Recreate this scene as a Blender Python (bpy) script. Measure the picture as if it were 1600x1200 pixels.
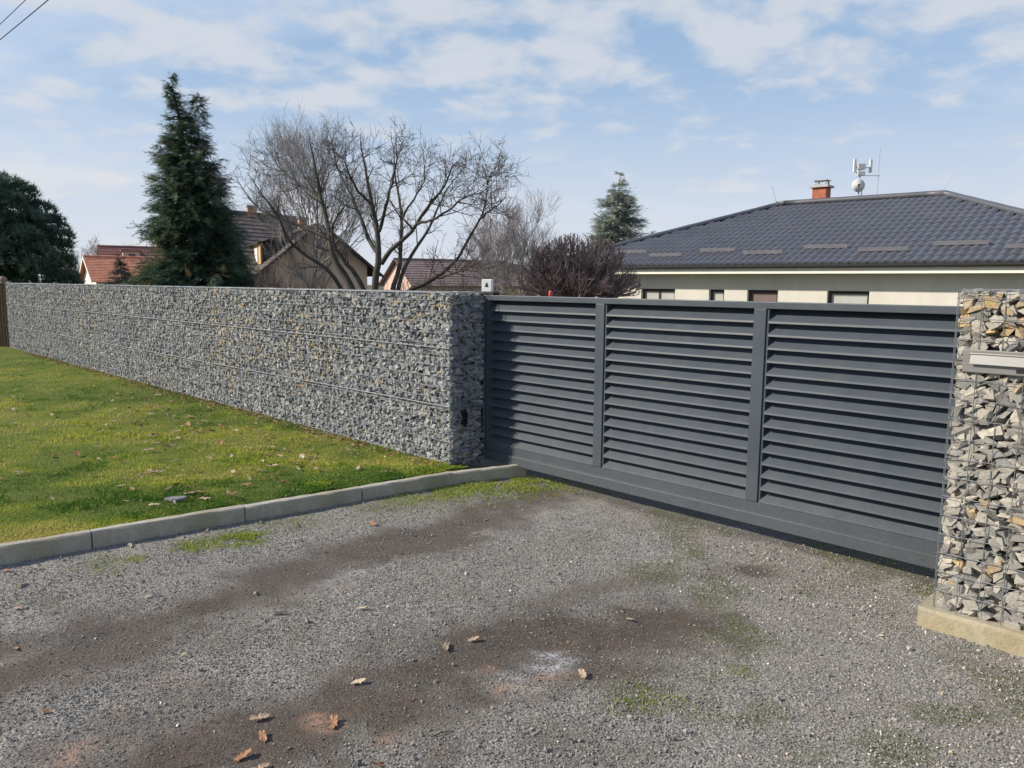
import bpy, bmesh, math, random
import numpy as np
from math import sin, cos, pi, radians, atan2, hypot

for o in list(bpy.data.objects):
    bpy.data.objects.remove(o)
random.seed(7)
rng = np.random.default_rng(11)
S = bpy.context.scene
COL = S.collection

# ---------------------------------------------------------------- camera
CAM_H, FPX, PITCH, ROLL = 1.75, 1200.0, radians(7.5), radians(0.4)
cam_d = bpy.data.cameras.new("camera")
cam_d.sensor_width = 36.0
cam_d.lens = 36.0 * FPX / 1600.0
cam_d.clip_start, cam_d.clip_end = 0.05, 3000
cam = bpy.data.objects.new("camera", cam_d)
COL.objects.link(cam)
from mathutils import Matrix, Vector
cam.matrix_world = Matrix.Translation((0, 0, CAM_H)) @ Matrix.Rotation(pi / 2 - PITCH, 4, 'X') @ Matrix.Rotation(ROLL, 4, 'Z')
S.camera = cam

# ---------------------------------------------------------------- sky, sun, exposure
SUN_EL = radians(32)
SUN_TO = Vector((-0.998 * cos(SUN_EL), -0.063 * cos(SUN_EL), sin(SUN_EL))).normalized()
W = bpy.data.worlds.new("World")
S.world = W
W.use_nodes = True
nt = W.node_tree
nt.nodes.clear()
def wn(t, **k):
    n = nt.nodes.new(t)
    for a, b in k.items():
        setattr(n, a, b)
    return n
def wmath(op, a, b=None, clamp=False):
    n = wn('ShaderNodeMath', operation=op)
    n.use_clamp = clamp
    for i, v in enumerate((a, b)):
        if v is None: continue
        if isinstance(v, (int, float)): n.inputs[i].default_value = v
        else: nt.links.new(v, n.inputs[i])
    return n.outputs[0]
def wramp(v, a, b):
    n = wn('ShaderNodeMapRange', interpolation_type='SMOOTHSTEP')
    nt.links.new(v, n.inputs['Value'])
    n.inputs['From Min'].default_value = a
    n.inputs['From Max'].default_value = b
    return n.outputs['Result']
def wnoise(vec, scale, detail, rough=0.55, off=(0, 0, 0), sc=(1, 1, 1), dist=0.0):
    m = wn('ShaderNodeMapping')
    m.inputs['Location'].default_value = off
    m.inputs['Scale'].default_value = sc
    nt.links.new(vec, m.inputs['Vector'])
    n = wn('ShaderNodeTexNoise')
    n.inputs['Scale'].default_value = scale
    n.inputs['Detail'].default_value = detail
    n.inputs['Roughness'].default_value = rough
    n.inputs['Distortion'].default_value = dist
    nt.links.new(m.outputs[0], n.inputs['Vector'])
    return n.outputs['Fac']
def wmix(f, a, b):
    n = wn('ShaderNodeMix', data_type='RGBA')
    if isinstance(f, (int, float)): n.inputs[0].default_value = f
    else: nt.links.new(f, n.inputs[0])
    for i, v in ((6, a), (7, b)):
        if isinstance(v, tuple): n.inputs[i].default_value = (*v, 1)
        else: nt.links.new(v, n.inputs[i])
    return n.outputs[2]
sky = wn('ShaderNodeTexSky', sky_type='NISHITA')
sky.sun_disc = False
sky.sun_elevation = SUN_EL
sky.sun_rotation = atan2(SUN_TO.x, SUN_TO.y)
sky.air_density, sky.dust_density, sky.ozone_density = 1.0, 0.6, 1.6
tc = wn('ShaderNodeTexCoord')
sx = wn('ShaderNodeSeparateXYZ')
nt.links.new(tc.outputs['Generated'], sx.inputs[0])
zz = wmath('ADD', wmath('MAXIMUM', sx.outputs['Z'], 0.0), 0.24)
cx = wn('ShaderNodeCombineXYZ')
nt.links.new(wmath('DIVIDE', sx.outputs['X'], zz), cx.inputs[0])
nt.links.new(wmath('DIVIDE', sx.outputs['Y'], zz), cx.inputs[1])
uv = cx.outputs[0]
CLOUD = (5.6, 5.85, 6.35)
VEIL = (5.1, 5.9, 7.2)
base = wmix(0.85, sky.outputs[0], wmix(wramp(sx.outputs['Z'], 0.30, 0.85), wmix(wramp(sx.outputs['Z'], 0.12, 0.34), (3.8, 4.95, 6.6), (2.75, 4.1, 6.0)), (1.35, 2.3, 4.5)))
# thin veils, stretched
veil = wramp(wnoise(uv, 0.75, 5, 0.6, (3.1, 1.7, 0), (0.8, 1.5, 1), 0.6), 0.42, 0.72)
c1 = wmix(wmath('MULTIPLY', wmath('MULTIPLY', veil, 0.85), wramp(sx.outputs['Z'], 0.8, 0.3)), base, VEIL)
# horizon haze
hor = wramp(sx.outputs['Z'], 0.24, 0.0)
c2 = wmix(wmath('MULTIPLY', hor, 0.85), c1, (6.0, 6.25, 6.8))
# small high cloud patches, denser higher up
big = wnoise(uv, 1.3, 3, 0.5, (0.3, 5.2, 0))
pat = wnoise(uv, 5.2, 6, 0.52, (1.3, 2.2, 0), (1.0, 1.0, 1), 0.15)
up_ = wramp(sx.outputs['Z'], 0.10, 0.33)
pm = wmath('ADD', wmath('MULTIPLY', big, 0.45), pat)
pm = wmath('ADD', pm, wmath('MULTIPLY', up_, 0.16))
alto = wmath('MULTIPLY', wramp(pm, 0.75, 0.99), 0.9)
c3 = wmix(wmath('MULTIPLY', alto, wramp(sx.outputs['Z'], 0.95, 0.35)), c2, wmix(wramp(sx.outputs['Z'], 0.12, 0.34), CLOUD, (5.3, 5.6, 6.15)))
# low cumulus tops near the horizon
cum = wramp(wnoise(tc.outputs['Generated'], 7.5, 6, 0.5, (2.1, 0.4, 0.9), (1, 1, 3.0)), 0.56, 0.66)
lowm = wmath('MULTIPLY', wramp(sx.outputs['Z'], 0.20, 0.08), 0.55)
c4 = wmix(wmath('MULTIPLY', cum, lowm), c3, (6.6, 6.5, 6.4))
bg = wn('ShaderNodeBackground')
nt.links.new(c4, bg.inputs['Color'])
bg.inputs['Strength'].default_value = 0.1
wo = wn('ShaderNodeOutputWorld')
nt.links.new(bg.outputs[0], wo.inputs[0])

sun_d = bpy.data.lights.new("sun", 'SUN')
sun_d.energy = 5.0
sun_d.angle = radians(2.0)
sun_d.color = (1.0, 0.90, 0.76)
sun = bpy.data.objects.new("sun", sun_d)
COL.objects.link(sun)
sun.rotation_euler = SUN_TO.to_track_quat('Z', 'Y').to_euler()
sun.location = (-20, 0, 15)

S.view_settings.view_transform = 'Standard'
S.view_settings.look = 'None'
S.view_settings.exposure = 0.3
S.view_settings.gamma = 1.0
S.view_settings.use_curve_mapping = False

# ---------------------------------------------------------------- measured points -> places in the world
RM = np.array(cam.matrix_world.to_3x3())
def ray(px, py):
    return RM @ np.array([(px - 800) / FPX, (600 - py) / FPX, -1.0])
def on_ground(px, py, z=0.0):
    d = ray(px, py)
    return np.array([0, 0, CAM_H]) + d * ((z - CAM_H) / d[2])
def at_depth(px, py, Y):
    d = ray(px, py)
    return np.array([0, 0, CAM_H]) + d * (Y / d[1])
def project(P):
    q = (np.asarray(P) - np.array([0, 0, CAM_H])) @ RM
    return 800 - FPX * q[..., 0] / q[..., 2], 600 + FPX * q[..., 1] / q[..., 2]

A = np.array([-0.556, 6.934, 0.0])            # near corner of the gabion wall
U = np.array([0.70175, -0.71243, 0.0])        # along the wall, towards the right
N = np.array([0.71243, 0.70175, 0.0])         # through the wall, away from the road
WALL_YAW = atan2(U[1], U[0])
def wp(s, n, z=0.0):
    return A + U * s + N * n + np.array([0, 0, z])

# ---------------------------------------------------------------- helpers
def link(o, parent=None):
    COL.objects.link(o)
    if parent is not None:
        o.parent = parent
    return o
def tag(o, label=None, cat=None, group=None, kind=None):
    if label: o['label'] = label
    if cat: o['category'] = cat
    if group: o['group'] = group
    if kind: o['kind'] = kind
    return o
def thing(name, label, cat, loc=(0, 0, 0), yaw=0.0, group=None, kind=None):
    o = bpy.data.objects.new(name, None)
    o.empty_display_size = 0.2
    o.location = loc
    o.rotation_euler = (0, 0, yaw)
    link(o)
    return tag(o, label, cat, group, kind)
def make_mesh(name, V, Fs, mats=(), idx=None, smooth=False, attrs=None):
    """V (n,3); Fs = an (m,k) array or a list of such arrays / of tuples."""
    me = bpy.data.meshes.new(name)
    V = np.asarray(V, dtype=np.float32)
    if isinstance(Fs, np.ndarray):
        Fs = [Fs]
    if len(Fs) and not isinstance(Fs[0], np.ndarray):
        me.from_pydata(V.tolist(), [], [tuple(f) for f in Fs])
    else:
        Fs = [f for f in Fs if len(f)]
        loops = np.concatenate([f.ravel() for f in Fs]).astype(np.int32)
        sizes = np.concatenate([np.full(len(f), f.shape[1]) for f in Fs]).astype(np.int32)
        starts = np.concatenate([[0], np.cumsum(sizes)[:-1]]).astype(np.int32)
        me.vertices.add(len(V)); me.vertices.foreach_set('co', V.ravel())
        me.loops.add(len(loops)); me.loops.foreach_set('vertex_index', loops)
        me.polygons.add(len(sizes)); me.polygons.foreach_set('loop_start', starts)
        me.update(calc_edges=True)
    for m in mats:
        me.materials.append(m)
    if idx is not None:
        me.polygons.foreach_set('material_index', np.asarray(idx, dtype=np.int32))
    me.polygons.foreach_set('use_smooth', np.full(len(me.polygons), bool(smooth)))
    for k, v in (attrs or {}).items():
        a = me.attributes.new(k, 'FLOAT', 'POINT')
        a.data.foreach_set('value', np.asarray(v, dtype=np.float32))
    me.update()
    return me
def add(name, me, parent=None):
    return link(bpy.data.objects.new(name, me), parent)

class MB:
    """Collects boxes, prisms, tubes into one mesh."""
    def __init__(s): s.V = []; s.F = []
    def verts(s, vs):
        k = len(s.V); s.V += [tuple(v) for v in vs]; return k
    def poly(s, vs):
        k = s.verts(vs); s.F.append(tuple(range(k, k + len(vs)))); return s
    def box(s, a, b, M=None, c=0.0):
        x0, y0, z0 = a; x1, y1, z1 = b
        vs = [(x0, y0, z0), (x1, y0, z0), (x1, y1, z0), (x0, y1, z0), (x0, y0, z1), (x1, y0, z1), (x1, y1, z1), (x0, y1, z1)]
        if M is not None: vs = [tuple(M @ Vector(v)) for v in vs]
        k = s.verts(vs)
        for f in ((3, 2, 1, 0), (4, 5, 6, 7), (0, 1, 5, 4), (1, 2, 6, 5), (2, 3, 7, 6), (3, 0, 4, 7)):
            s.F.append(tuple(k + i for i in f))
        return s
    def prism(s, prof, axis0, axis1):
        """profile points swept from offset axis0 to axis1"""
        n = len(prof)
        k = s.verts([tuple(np.add(p, axis0)) for p in prof] + [tuple(np.add(p, axis1)) for p in prof])
        for i in range(n):
            j = (i + 1) % n
            s.F.append((k + i, k + j, k + n + j, k + n + i))
        s.F.append(tuple(range(k + n - 1, k - 1, -1)))
        s.F.append(tuple(range(k + n, k + 2 * n)))
        return s
    def tube(s, pts, rad, sides=8, cap=True):
        V, F = tubes(np.array([pts], dtype=float), np.array([np.broadcast_to(rad, (len(pts),))], dtype=float), sides)
        k = s.verts(V)
        s.F += [tuple(int(k + i) for i in f) for f in F]
        if cap:
            s.F.append(tuple(range(k + sides - 1, k - 1, -1)))
            m = k + sides * (len(pts) - 1)
            s.F.append(tuple(range(m, m + sides)))
        return s
    def disc(s, c, r, nrm, sides=16, depth=0.0):
        return s
    def build(s, name, mat, parent=None, smooth=False, bevel=0.0):
        me = make_mesh(name, s.V, s.F, [mat] if mat else [], smooth=smooth)
        o = add(name, me, parent)
        if bevel:
            b = o.modifiers.new('bevel', 'BEVEL'); b.width = bevel; b.segments = 2; b.limit_method = 'ANGLE'
        return o

def tubes(P, Rr, sides):
    """P (n,K,3), Rr (n,K) -> verts, quad faces"""
    n, K, _ = P.shape
    T = np.empty_like(P)
    T[:, 1:-1] = P[:, 2:] - P[:, :-2] if K > 2 else T[:, 1:-1]
    T[:, 0] = P[:, 1] - P[:, 0]; T[:, -1] = P[:, -1] - P[:, -2]
    T /= np.linalg.norm(T, axis=2, keepdims=True) + 1e-9
    m = T.mean(axis=1); m /= np.linalg.norm(m, axis=1, keepdims=True) + 1e-9
    ref = np.where(np.abs(m[:, 2:3]) < 0.8, np.array([[0, 0, 1.0]]), np.array([[1.0, 0, 0]]))
    ref = np.repeat(ref[:, None], K, axis=1)
    X = np.cross(T, ref); X /= np.linalg.norm(X, axis=2, keepdims=True) + 1e-9
    Y = np.cross(T, X)
    a = np.arange(sides) * 2 * pi / sides
    V = P[:, :, None] + Rr[:, :, None, None] * (X[:, :, None] * np.cos(a)[None, None, :, None] + Y[:, :, None] * np.sin(a)[None, None, :, None])
    base = (np.arange(n) * K * sides)[:, None, None] + (np.arange(K - 1) * sides)[None, :, None]
    i = np.arange(sides)[None, None]; j = (np.arange(sides) + 1) % sides; j = j[None, None]
    F = np.stack([base + i, base + sides + i, base + sides + j, base + j], axis=-1).reshape(-1, 4)
    return V.reshape(-1, 3), F

def vnoise(x, y, scale, seed=0):
    r = np.random.default_rng(seed).random((257, 257))
    x = np.asarray(x) * scale + 1000.3; y = np.asarray(y) * scale + 1000.7
    xi = np.floor(x).astype(int); yi = np.floor(y).astype(int)
    fx = x - xi; fy = y - yi
    fx = fx * fx * (3 - 2 * fx); fy = fy * fy * (3 - 2 * fy)
    g = lambda a, b: r[a % 256, b % 256]
    return (g(xi, yi) * (1 - fx) + g(xi + 1, yi) * fx) * (1 - fy) + (g(xi, yi + 1) * (1 - fx) + g(xi + 1, yi + 1) * fx) * fy
def fbm(x, y, scale, seed=0, oct=4):
    t = 0; a = 0.5; w = 0
    for k in range(oct):
        t = t + a * vnoise(x, y, scale * 2 ** k, seed + k); w += a; a *= 0.5
    return t / w
def sstep(a, b, x):
    t = np.clip((x - a) / (b - a), 0, 1); return t * t * (3 - 2 * t)

# ---------------------------------------------------------------- materials
class NM:
    def __init__(s, name, rough=0.8, metal=0.0, spec=0.5):
        s.m = bpy.data.materials.new(name); s.m.use_nodes = True
        s.t = s.m.node_tree
        s.b = s.t.nodes['Principled BSDF']
        s.b.inputs['Roughness'].default_value = rough
        s.b.inputs['Metallic'].default_value = metal
        s.b.inputs['Specular IOR Level'].default_value = spec
        s.co = s.n('ShaderNodeTexCoord').outputs['Object']
    def n(s, t, **k):
        x = s.t.nodes.new(t)
        for a, b in k.items(): setattr(x, a, b)
        return x
    def put(s, v, sock):
        if isinstance(v, (int, float)): sock.default_value = v
        elif isinstance(v, tuple): sock.default_value = (*v, 1) if len(v) == 3 and sock.type == 'RGBA' else v
        else: s.t.links.new(v, sock)
    def noise(s, scale, detail=4, rough=0.55, vec=None, sc=None, dist=0.0):
        x = s.n('ShaderNodeTexNoise')
        x.inputs['Scale'].default_value = scale; x.inputs['Detail'].default_value = detail
        x.inputs['Roughness'].default_value = rough; x.inputs['Distortion'].default_value = dist
        v = vec or s.co
        if sc:
            mp = s.n('ShaderNodeMapping'); mp.inputs['Scale'].default_value = sc
            s.t.links.new(v, mp.inputs[0]); v = mp.outputs[0]
        s.t.links.new(v, x.inputs['Vector'])
        return x.outputs['Fac']
    def rng(s, v, a, b, c=0.0, d=1.0):
        x = s.n('ShaderNodeMapRange'); s.put(v, x.inputs[0])
        for i, q in enumerate((a, b, c, d)): x.inputs[1 + i].default_value = q
        return x.outputs[0]
    def math(s, op, a, b=0.0):
        x = s.n('ShaderNodeMath', operation=op); s.put(a, x.inputs[0]); s.put(b, x.inputs[1]); return x.outputs[0]
    def mix(s, f, a, b, mode='MIX'):
        x = s.n('ShaderNodeMix', data_type='RGBA', blend_type=mode)
        s.put(f, x.inputs[0]); s.put(a, x.inputs[6]); s.put(b, x.inputs[7]); return x.outputs[2]
    def ramp(s, v, stops, const=False):
        x = s.n('ShaderNodeValToRGB'); cr = x.color_ramp
        if const: cr.interpolation = 'CONSTANT'
        while len(cr.elements) < len(stops): cr.elements.new(0.5)
        for e, (p, c) in zip(cr.elements, stops): e.position = p; e.color = (*c, 1)
        s.put(v, x.inputs[0]); return x.outputs[0]
    def attr(s, name):
        x = s.n('ShaderNodeAttribute'); x.attribute_name = name; return x.outputs['Fac']
    def obrand(s): return s.n('ShaderNodeObjectInfo').outputs['Random']
    def color(s, c): s.put(c, s.b.inputs['Base Color']); return s
    def bump(s, h, strength=0.4, dist=0.02):
        x = s.n('ShaderNodeBump'); x.inputs['Strength'].default_value = strength; x.inputs['Distance'].default_value = dist
        s.put(h, x.inputs['Height']); s.t.links.new(x.outputs[0], s.b.inputs['Normal']); return s
def simple(name, c, rough=0.8, var=0.15, scale=6.0, metal=0.0, bump=0.0, spec=0.4, sc=None):
    m = NM(name, rough, metal, spec)
    f = m.noise(scale, 5, 0.6, sc=sc)
    lo = tuple(x * (1 - var) for x in c); hi = tuple(min(1, x * (1 + var)) for x in c)
    m.color(m.mix(m.rng(f, 0.3, 0.7), lo, hi))
    if bump: m.bump(m.noise(scale * 6, 4), bump, 0.01)
    return m.m

def stone_material(name, warm):
    m = NM(name, 0.85, spec=0.3)
    t = m.attr('tint')
    c = m.ramp(t, [(0.0, (0.10, 0.115, 0.135)), (0.16, (0.19, 0.205, 0.22)), (0.36, (0.275, 0.28, 0.28)), (0.56, (0.36, 0.36, 0.345)),
                   (0.72, (0.47, 0.46, 0.435)), (0.82, (0.34, 0.28, 0.195)), (1.0, (0.44, 0.335, 0.19))])
    geo = m.n('ShaderNodeNewGeometry').outputs['Position']
    f = m.noise(22, 5, 0.65, vec=geo)
    f2 = m.noise(90, 3, 0.6, vec=geo)
    c = m.mix(m.rng(f, 0.35, 0.75, 0.0, 0.55), c, m.mix(0.6, c, (0.30, 0.25, 0.18) if warm else (0.20, 0.21, 0.22)))
    f3 = m.noise(38, 6, 0.75, vec=geo, sc=(1, 1, 2.2), dist=0.6)
    c = m.mix(0.6, c, m.ramp(f3, [(0.28, (0.40, 0.40, 0.41)), (0.5, (0.95, 0.95, 0.95)), (0.72, (1.35, 1.33, 1.28))]), 'MULTIPLY')
    c = m.mix(0.35, c, m.ramp(f2, [(0.3, (0.4, 0.4, 0.4)), (0.7, (1.25, 1.25, 1.25))]), 'MULTIPLY')
    c = m.mix(1.0, c, (1.20, 1.15, 1.06) if warm else (0.99, 1.01, 1.04), 'MULTIPLY')
    m.color(c); m.bump(m.math('ADD', f2, m.math('MULTIPLY', f3, 1.0)), 0.5, 0.004)
    return m.m
M_stone = stone_material('gabion_stone', False)
M_stone_w = stone_material('gabion_stone_warm', True)
M_core = simple('gap_shade_core', (0.055, 0.056, 0.058), 0.95, 0.4, 25)  # dark filler box, shade of the gaps between stones put into its colour
M_wire = simple('galvanised_wire', (0.25, 0.265, 0.28), 0.55, 0.2, 30, metal=0.5)

def gate_paint():
    m = NM('anthracite_powder_coat', 0.45, spec=0.4)
    pos = m.n('ShaderNodeNewGeometry').outputs['Position']
    f = m.noise(2.1, 6, 0.6, vec=pos); d = m.noise(7, 6, 0.7, vec=pos, sc=(1, 1, 0.35))
    c = m.mix(m.rng(f, 0.3, 0.7), (0.052, 0.065, 0.081), (0.065, 0.079, 0.096))
    c = m.mix(m.rng(d, 0.52, 0.8, 0, 0.22), c, (0.10, 0.098, 0.092))
    zz_ = m.n('ShaderNodeSeparateXYZ'); m.t.links.new(pos, zz_.inputs[0])
    sp = m.noise(55, 4, 0.7, vec=pos)
    c = m.mix(m.math('MULTIPLY', m.rng(zz_.outputs[2], 0.55, 0.06, 0, 1), m.rng(sp, 0.40, 0.80, 0.05, 0.40)), c, (0.17, 0.155, 0.135))
    m.color(c); m.put(m.rng(d, 0.3, 0.8, 0.36, 0.55), m.b.inputs['Roughness'])
    m.bump(m.noise(140, 2), 0.05, 0.002)
    return m.m
M_gate = gate_paint()
M_black = simple('black_plastic', (0.012, 0.012, 0.013), 0.6, 0.2)
M_white_pl = simple('white_plastic', (0.75, 0.76, 0.77), 0.45, 0.04)
M_steel = simple('stainless_steel', (0.24, 0.235, 0.225), 0.5, 0.10, 14, metal=0.5, sc=(1, 1, 14))
M_steel_l = simple('polished_steel', (0.30, 0.30, 0.29), 0.5, 0.06, 14, metal=0.3, sc=(1, 1, 14))

def concrete(name, c, stain):
    m = NM(name, 0.9, spec=0.25)
    f = m.noise(5, 6, 0.65); g = m.noise(60, 4, 0.7); h = m.noise(2.2, 5, 0.6)
    k = m.mix(m.rng(f, 0.3, 0.7), tuple(x * 0.72 for x in c), c)
    k = m.mix(m.rng(h, 0.46, 0.68, 0, 0.8), k, stain)
    k = m.mix(m.rng(m.noise(14, 6, 0.75), 0.56, 0.70, 0, 0.6), k, tuple(x * 0.45 for x in c))
    k = m.mix(0.35, k, m.ramp(g, [(0.3, (0.5, 0.5, 0.5)), (0.7, (1.2, 1.2, 1.2))]), 'MULTIPLY')
    m.color(k); m.bump(g, 0.45, 0.008)
    return m.m
M_kerb = concrete('kerb_concrete', (0.50, 0.465, 0.40), (0.30, 0.275, 0.19))
M_foot = concrete('stained_concrete', (0.43, 0.385, 0.28), (0.33, 0.26, 0.13))

def gravel_material():
    m = NM('gravel', 0.9, spec=0.25)
    geo = m.co
    f2 = m.noise(38, 5, 0.65); f3 = m.noise(1.6, 5, 0.6)
    vo = m.n('ShaderNodeTexVoronoi'); vo.inputs['Scale'].default_value = 105; vo.inputs['Randomness'].default_value = 1.0
    dsp = m.n('ShaderNodeVectorMath', operation='ADD'); nz = m.n('ShaderNodeTexNoise'); nz.inputs['Scale'].default_value = 160
    sc_ = m.n('ShaderNodeVectorMath', operation='SCALE'); sc_.inputs['Scale'].default_value = 0.006
    m.t.links.new(geo, nz.inputs['Vector']); m.t.links.new(nz.outputs['Color'], sc_.inputs[0]); m.t.links.new(geo, dsp.inputs[0]); m.t.links.new(sc_.outputs[0], dsp.inputs[1])
    m.t.links.new(dsp.outputs[0], vo.inputs['Vector'])
    cell = m.n('ShaderNodeSeparateColor'); m.t.links.new(vo.outputs['Color'], cell.inputs[0]); cr_ = cell.outputs[0]; f1 = m.rng(vo.outputs['Distance'], 0.75, 0.05, 0.25, 0.75)
    c = m.ramp(cr_, [(0.0, (0.115, 0.111, 0.105)), (0.35, (0.22, 0.21, 0.195)), (0.75, (0.31, 0.296, 0.27)), (0.93, (0.37, 0.35, 0.305)), (1.0, (0.50, 0.47, 0.41))])
    c = m.mix(m.rng(vo.outputs['Distance'], 0.45, 0.95, 0.0, 0.55), c, (0.085, 0.08, 0.075))
    c = m.mix(m.rng(f3, 0.38, 0.66, 0, 0.75), c, m.mix(0.5, c, (0.23, 0.20, 0.165)))
    dirt_and_dark = m.attr('dirt_and_dark')
    dn = m.math('MULTIPLY', dirt_and_dark, m.rng(f2, 0.2, 0.55, 0.7, 1.0))
    c = m.mix(dn, c, m.ramp(f1, [(0.3, (0.050, 0.041, 0.034)), (0.55, (0.092, 0.077, 0.063)), (0.72, (0.145, 0.124, 0.104))]))
    c = m.mix(m.math('MULTIPLY', m.math('MULTIPLY', dirt_and_dark, m.rng(m.noise(4.5, 5, 0.7), 0.45, 0.72)), 0.38), c, (0.155, 0.105, 0.075))
    c = m.mix(m.math('MULTIPLY', m.attr('clay'), m.rng(f2, 0.35, 0.6)), c, (0.33, 0.205, 0.145))
    c = m.mix(m.math('MULTIPLY', m.attr('pale'), m.rng(f2, 0.3, 0.62)), c, m.ramp(f1, [(0.3, (0.25, 0.25, 0.26)), (0.6, (0.55, 0.55, 0.56))]))
    c = m.mix(m.math('MULTIPLY', m.attr('moss'), m.rng(f2, 0.35, 0.58)), c, m.ramp(f1, [(0.3, (0.045, 0.052, 0.014)), (0.7, (0.15, 0.165, 0.04))]))
    m.color(c)
    h = m.math('ADD', m.math('MULTIPLY', f1, 1.0), m.math('MULTIPLY', f2, 0.6))
    m.bump(m.math('MULTIPLY', h, m.rng(dn, 0, 1, 1.0, 0.5)), 0.8, 0.008)
    return m.m
M_gravel = gravel_material()
def pebble_material():
    m = NM('gravel_chips', 0.85, spec=0.3)
    t = m.attr('tint')
    m.color(m.ramp(t, [(0.0, (0.125, 0.121, 0.114)), (0.4, (0.235, 0.226, 0.207)), (0.75, (0.34, 0.326, 0.295)), (0.90, (0.44, 0.415, 0.36)), (0.965, (0.48, 0.37, 0.26)), (0.99, (0.75, 0.73, 0.69))]))
    return m.m
M_pebble = pebble_material()
def lawn_material():
    m = NM('lawn_soil_and_grass', 0.95, spec=0.15)
    f1 = m.noise(70, 5, 0.75); f3 = m.noise(0.7, 4, 0.6); f2 = m.noise(6, 5, 0.65)
    g = m.mix(m.rng(f3, 0.35, 0.65), (0.13, 0.19, 0.028), (0.24, 0.27, 0.045))
    c = m.mix(m.rng(f1, 0.35, 0.68), (0.07, 0.085, 0.022), g)
    c = m.mix(m.rng(f2, 0.60, 0.78, 0, 0.6), c, (0.17, 0.14, 0.065))
    m.color(c); m.bump(f1, 0.7, 0.02)
    return m.m
M_lawn = lawn_material()
def leafy(m, c, amount):
    """thin leaves let part of the light through"""
    m.color(c)
    tr_ = m.n('ShaderNodeBsdfTranslucent'); m.put(c, tr_.inputs['Color'])
    ms = m.n('ShaderNodeMixShader'); ms.inputs[0].default_value = amount
    m.t.links.new(m.b.outputs[0], ms.inputs[1]); m.t.links.new(tr_.outputs[0], ms.inputs[2])
    m.t.links.new(ms.outputs[0], m.t.nodes['Material Output'].inputs['Surface'])
    return m.m
def grass_material():
    m = NM('grass_blade', 0.6, spec=0.25)
    return leafy(m, m.ramp(m.attr('tint'), [(0.0, (0.075, 0.165, 0.024)), (0.3, (0.17, 0.275, 0.036)), (0.6, (0.37, 0.42, 0.055)), (0.88, (0.52, 0.50, 0.09)), (1.0, (0.52, 0.43, 0.21))]), 0.35)
M_grass = grass_material()
M_field = simple('rough_ground', (0.085, 0.085, 0.04), 0.95, 0.4, 0.6, bump=0.3)
def bark(name, c, moss=None):
    m = NM(name, 0.92, spec=0.2)
    f = m.noise(9, 5, 0.7, sc=(1, 1, 0.4))
    k = m.mix(m.rng(f, 0.3, 0.7), tuple(x * 0.6 for x in c), tuple(x * 1.3 for x in c))
    if moss: k = m.mix(m.rng(m.noise(2.5, 4), 0.42, 0.65, 0, 0.75), k, moss)
    m.color(k); m.bump(f, 0.6, 0.02)
    return m.m
M_bark = bark('mossy_bark', (0.082, 0.076, 0.070), (0.098, 0.10, 0.066))
M_twig = bark('dark_twig', (0.11, 0.095, 0.09))
M_bark_g = bark('grey_bark', (0.25, 0.235, 0.23))
M_bark_p = bark('purple_brown_bark', (0.215, 0.165, 0.16))
M_bark_d = bark('pale_distant_bark', (0.29, 0.262, 0.265))
def foliage(name, stops):
    m = NM(name, 0.65, spec=0.25)
    return leafy(m, m.ramp(m.attr('tint'), stops), 0.25)
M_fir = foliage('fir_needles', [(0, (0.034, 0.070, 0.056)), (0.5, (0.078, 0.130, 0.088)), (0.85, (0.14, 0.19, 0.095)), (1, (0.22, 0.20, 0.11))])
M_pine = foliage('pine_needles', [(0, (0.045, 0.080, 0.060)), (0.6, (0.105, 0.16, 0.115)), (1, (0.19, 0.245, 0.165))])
M_fir_far = foliage('grey_green_needles', [(0, (0.15, 0.185, 0.165)), (0.6, (0.27, 0.315, 0.265)), (1, (0.38, 0.40, 0.33))])
M_spruce = foliage('blue_spruce_needles', [(0, (0.03, 0.05, 0.045)), (0.6, (0.06, 0.09, 0.08)), (1, (0.10, 0.135, 0.12))])
M_shrub = foliage('dry_shrub_leaves', [(0, (0.09, 0.09, 0.03)), (0.5, (0.17, 0.15, 0.06)), (1, (0.28, 0.23, 0.13))])

M_white_wall = None
def render_wall(name, c, streak=0.2):
    m = NM(name, 0.9, spec=0.2)
    f = m.noise(2.2, 6, 0.65, sc=(1, 1, 0.25)); g = m.noise(0.6, 4)
    k = m.mix(m.rng(f, 0.35, 0.75, 0, streak), c, tuple(x * 0.55 for x in c))
    k = m.mix(m.rng(g, 0.4, 0.7, 0, 0.25), k, tuple(x * 0.8 for x in c))
    m.color(k); m.bump(m.noise(90, 3), 0.2, 0.004)
    return m.m
M_cream = render_wall('cream_render', (0.66, 0.64, 0.575), 0.35)
M_fascia = simple('white_fascia', (0.82, 0.79, 0.68), 0.6, 0.05)
M_peach = render_wall('peach_render', (0.70, 0.535, 0.42), 0.4)
M_ochre = render_wall('ochre_render', (0.46, 0.25, 0.12), 0.4)
M_pink = render_wall('pink_render', (0.62, 0.45, 0.38), 0.25)
M_greybeige = render_wall('grey_beige_render', (0.42, 0.37, 0.30), 0.3)
M_whitewash = render_wall('white_render', (0.80, 0.78, 0.74), 0.1)
def roof_sheet():
    m = NM('anthracite_roof_tile', 0.46, spec=0.5)
    f = m.noise(1.4, 5, 0.6); g = m.noise(25, 4, 0.7)
    c = m.mix(m.rng(f, 0.35, 0.7), (0.072, 0.076, 0.092), (0.096, 0.100, 0.116))
    c = m.mix(m.rng(g, 0.55, 0.8, 0, 0.3), c, (0.17, 0.16, 0.15))
    m.color(c); m.bump(g, 0.15, 0.004)
    return m.m
M_tile = roof_sheet()
M_guard = simple('weathered_snow_guard', (0.215, 0.215, 0.24), 0.6, 0.12, metal=0.1)
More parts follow.
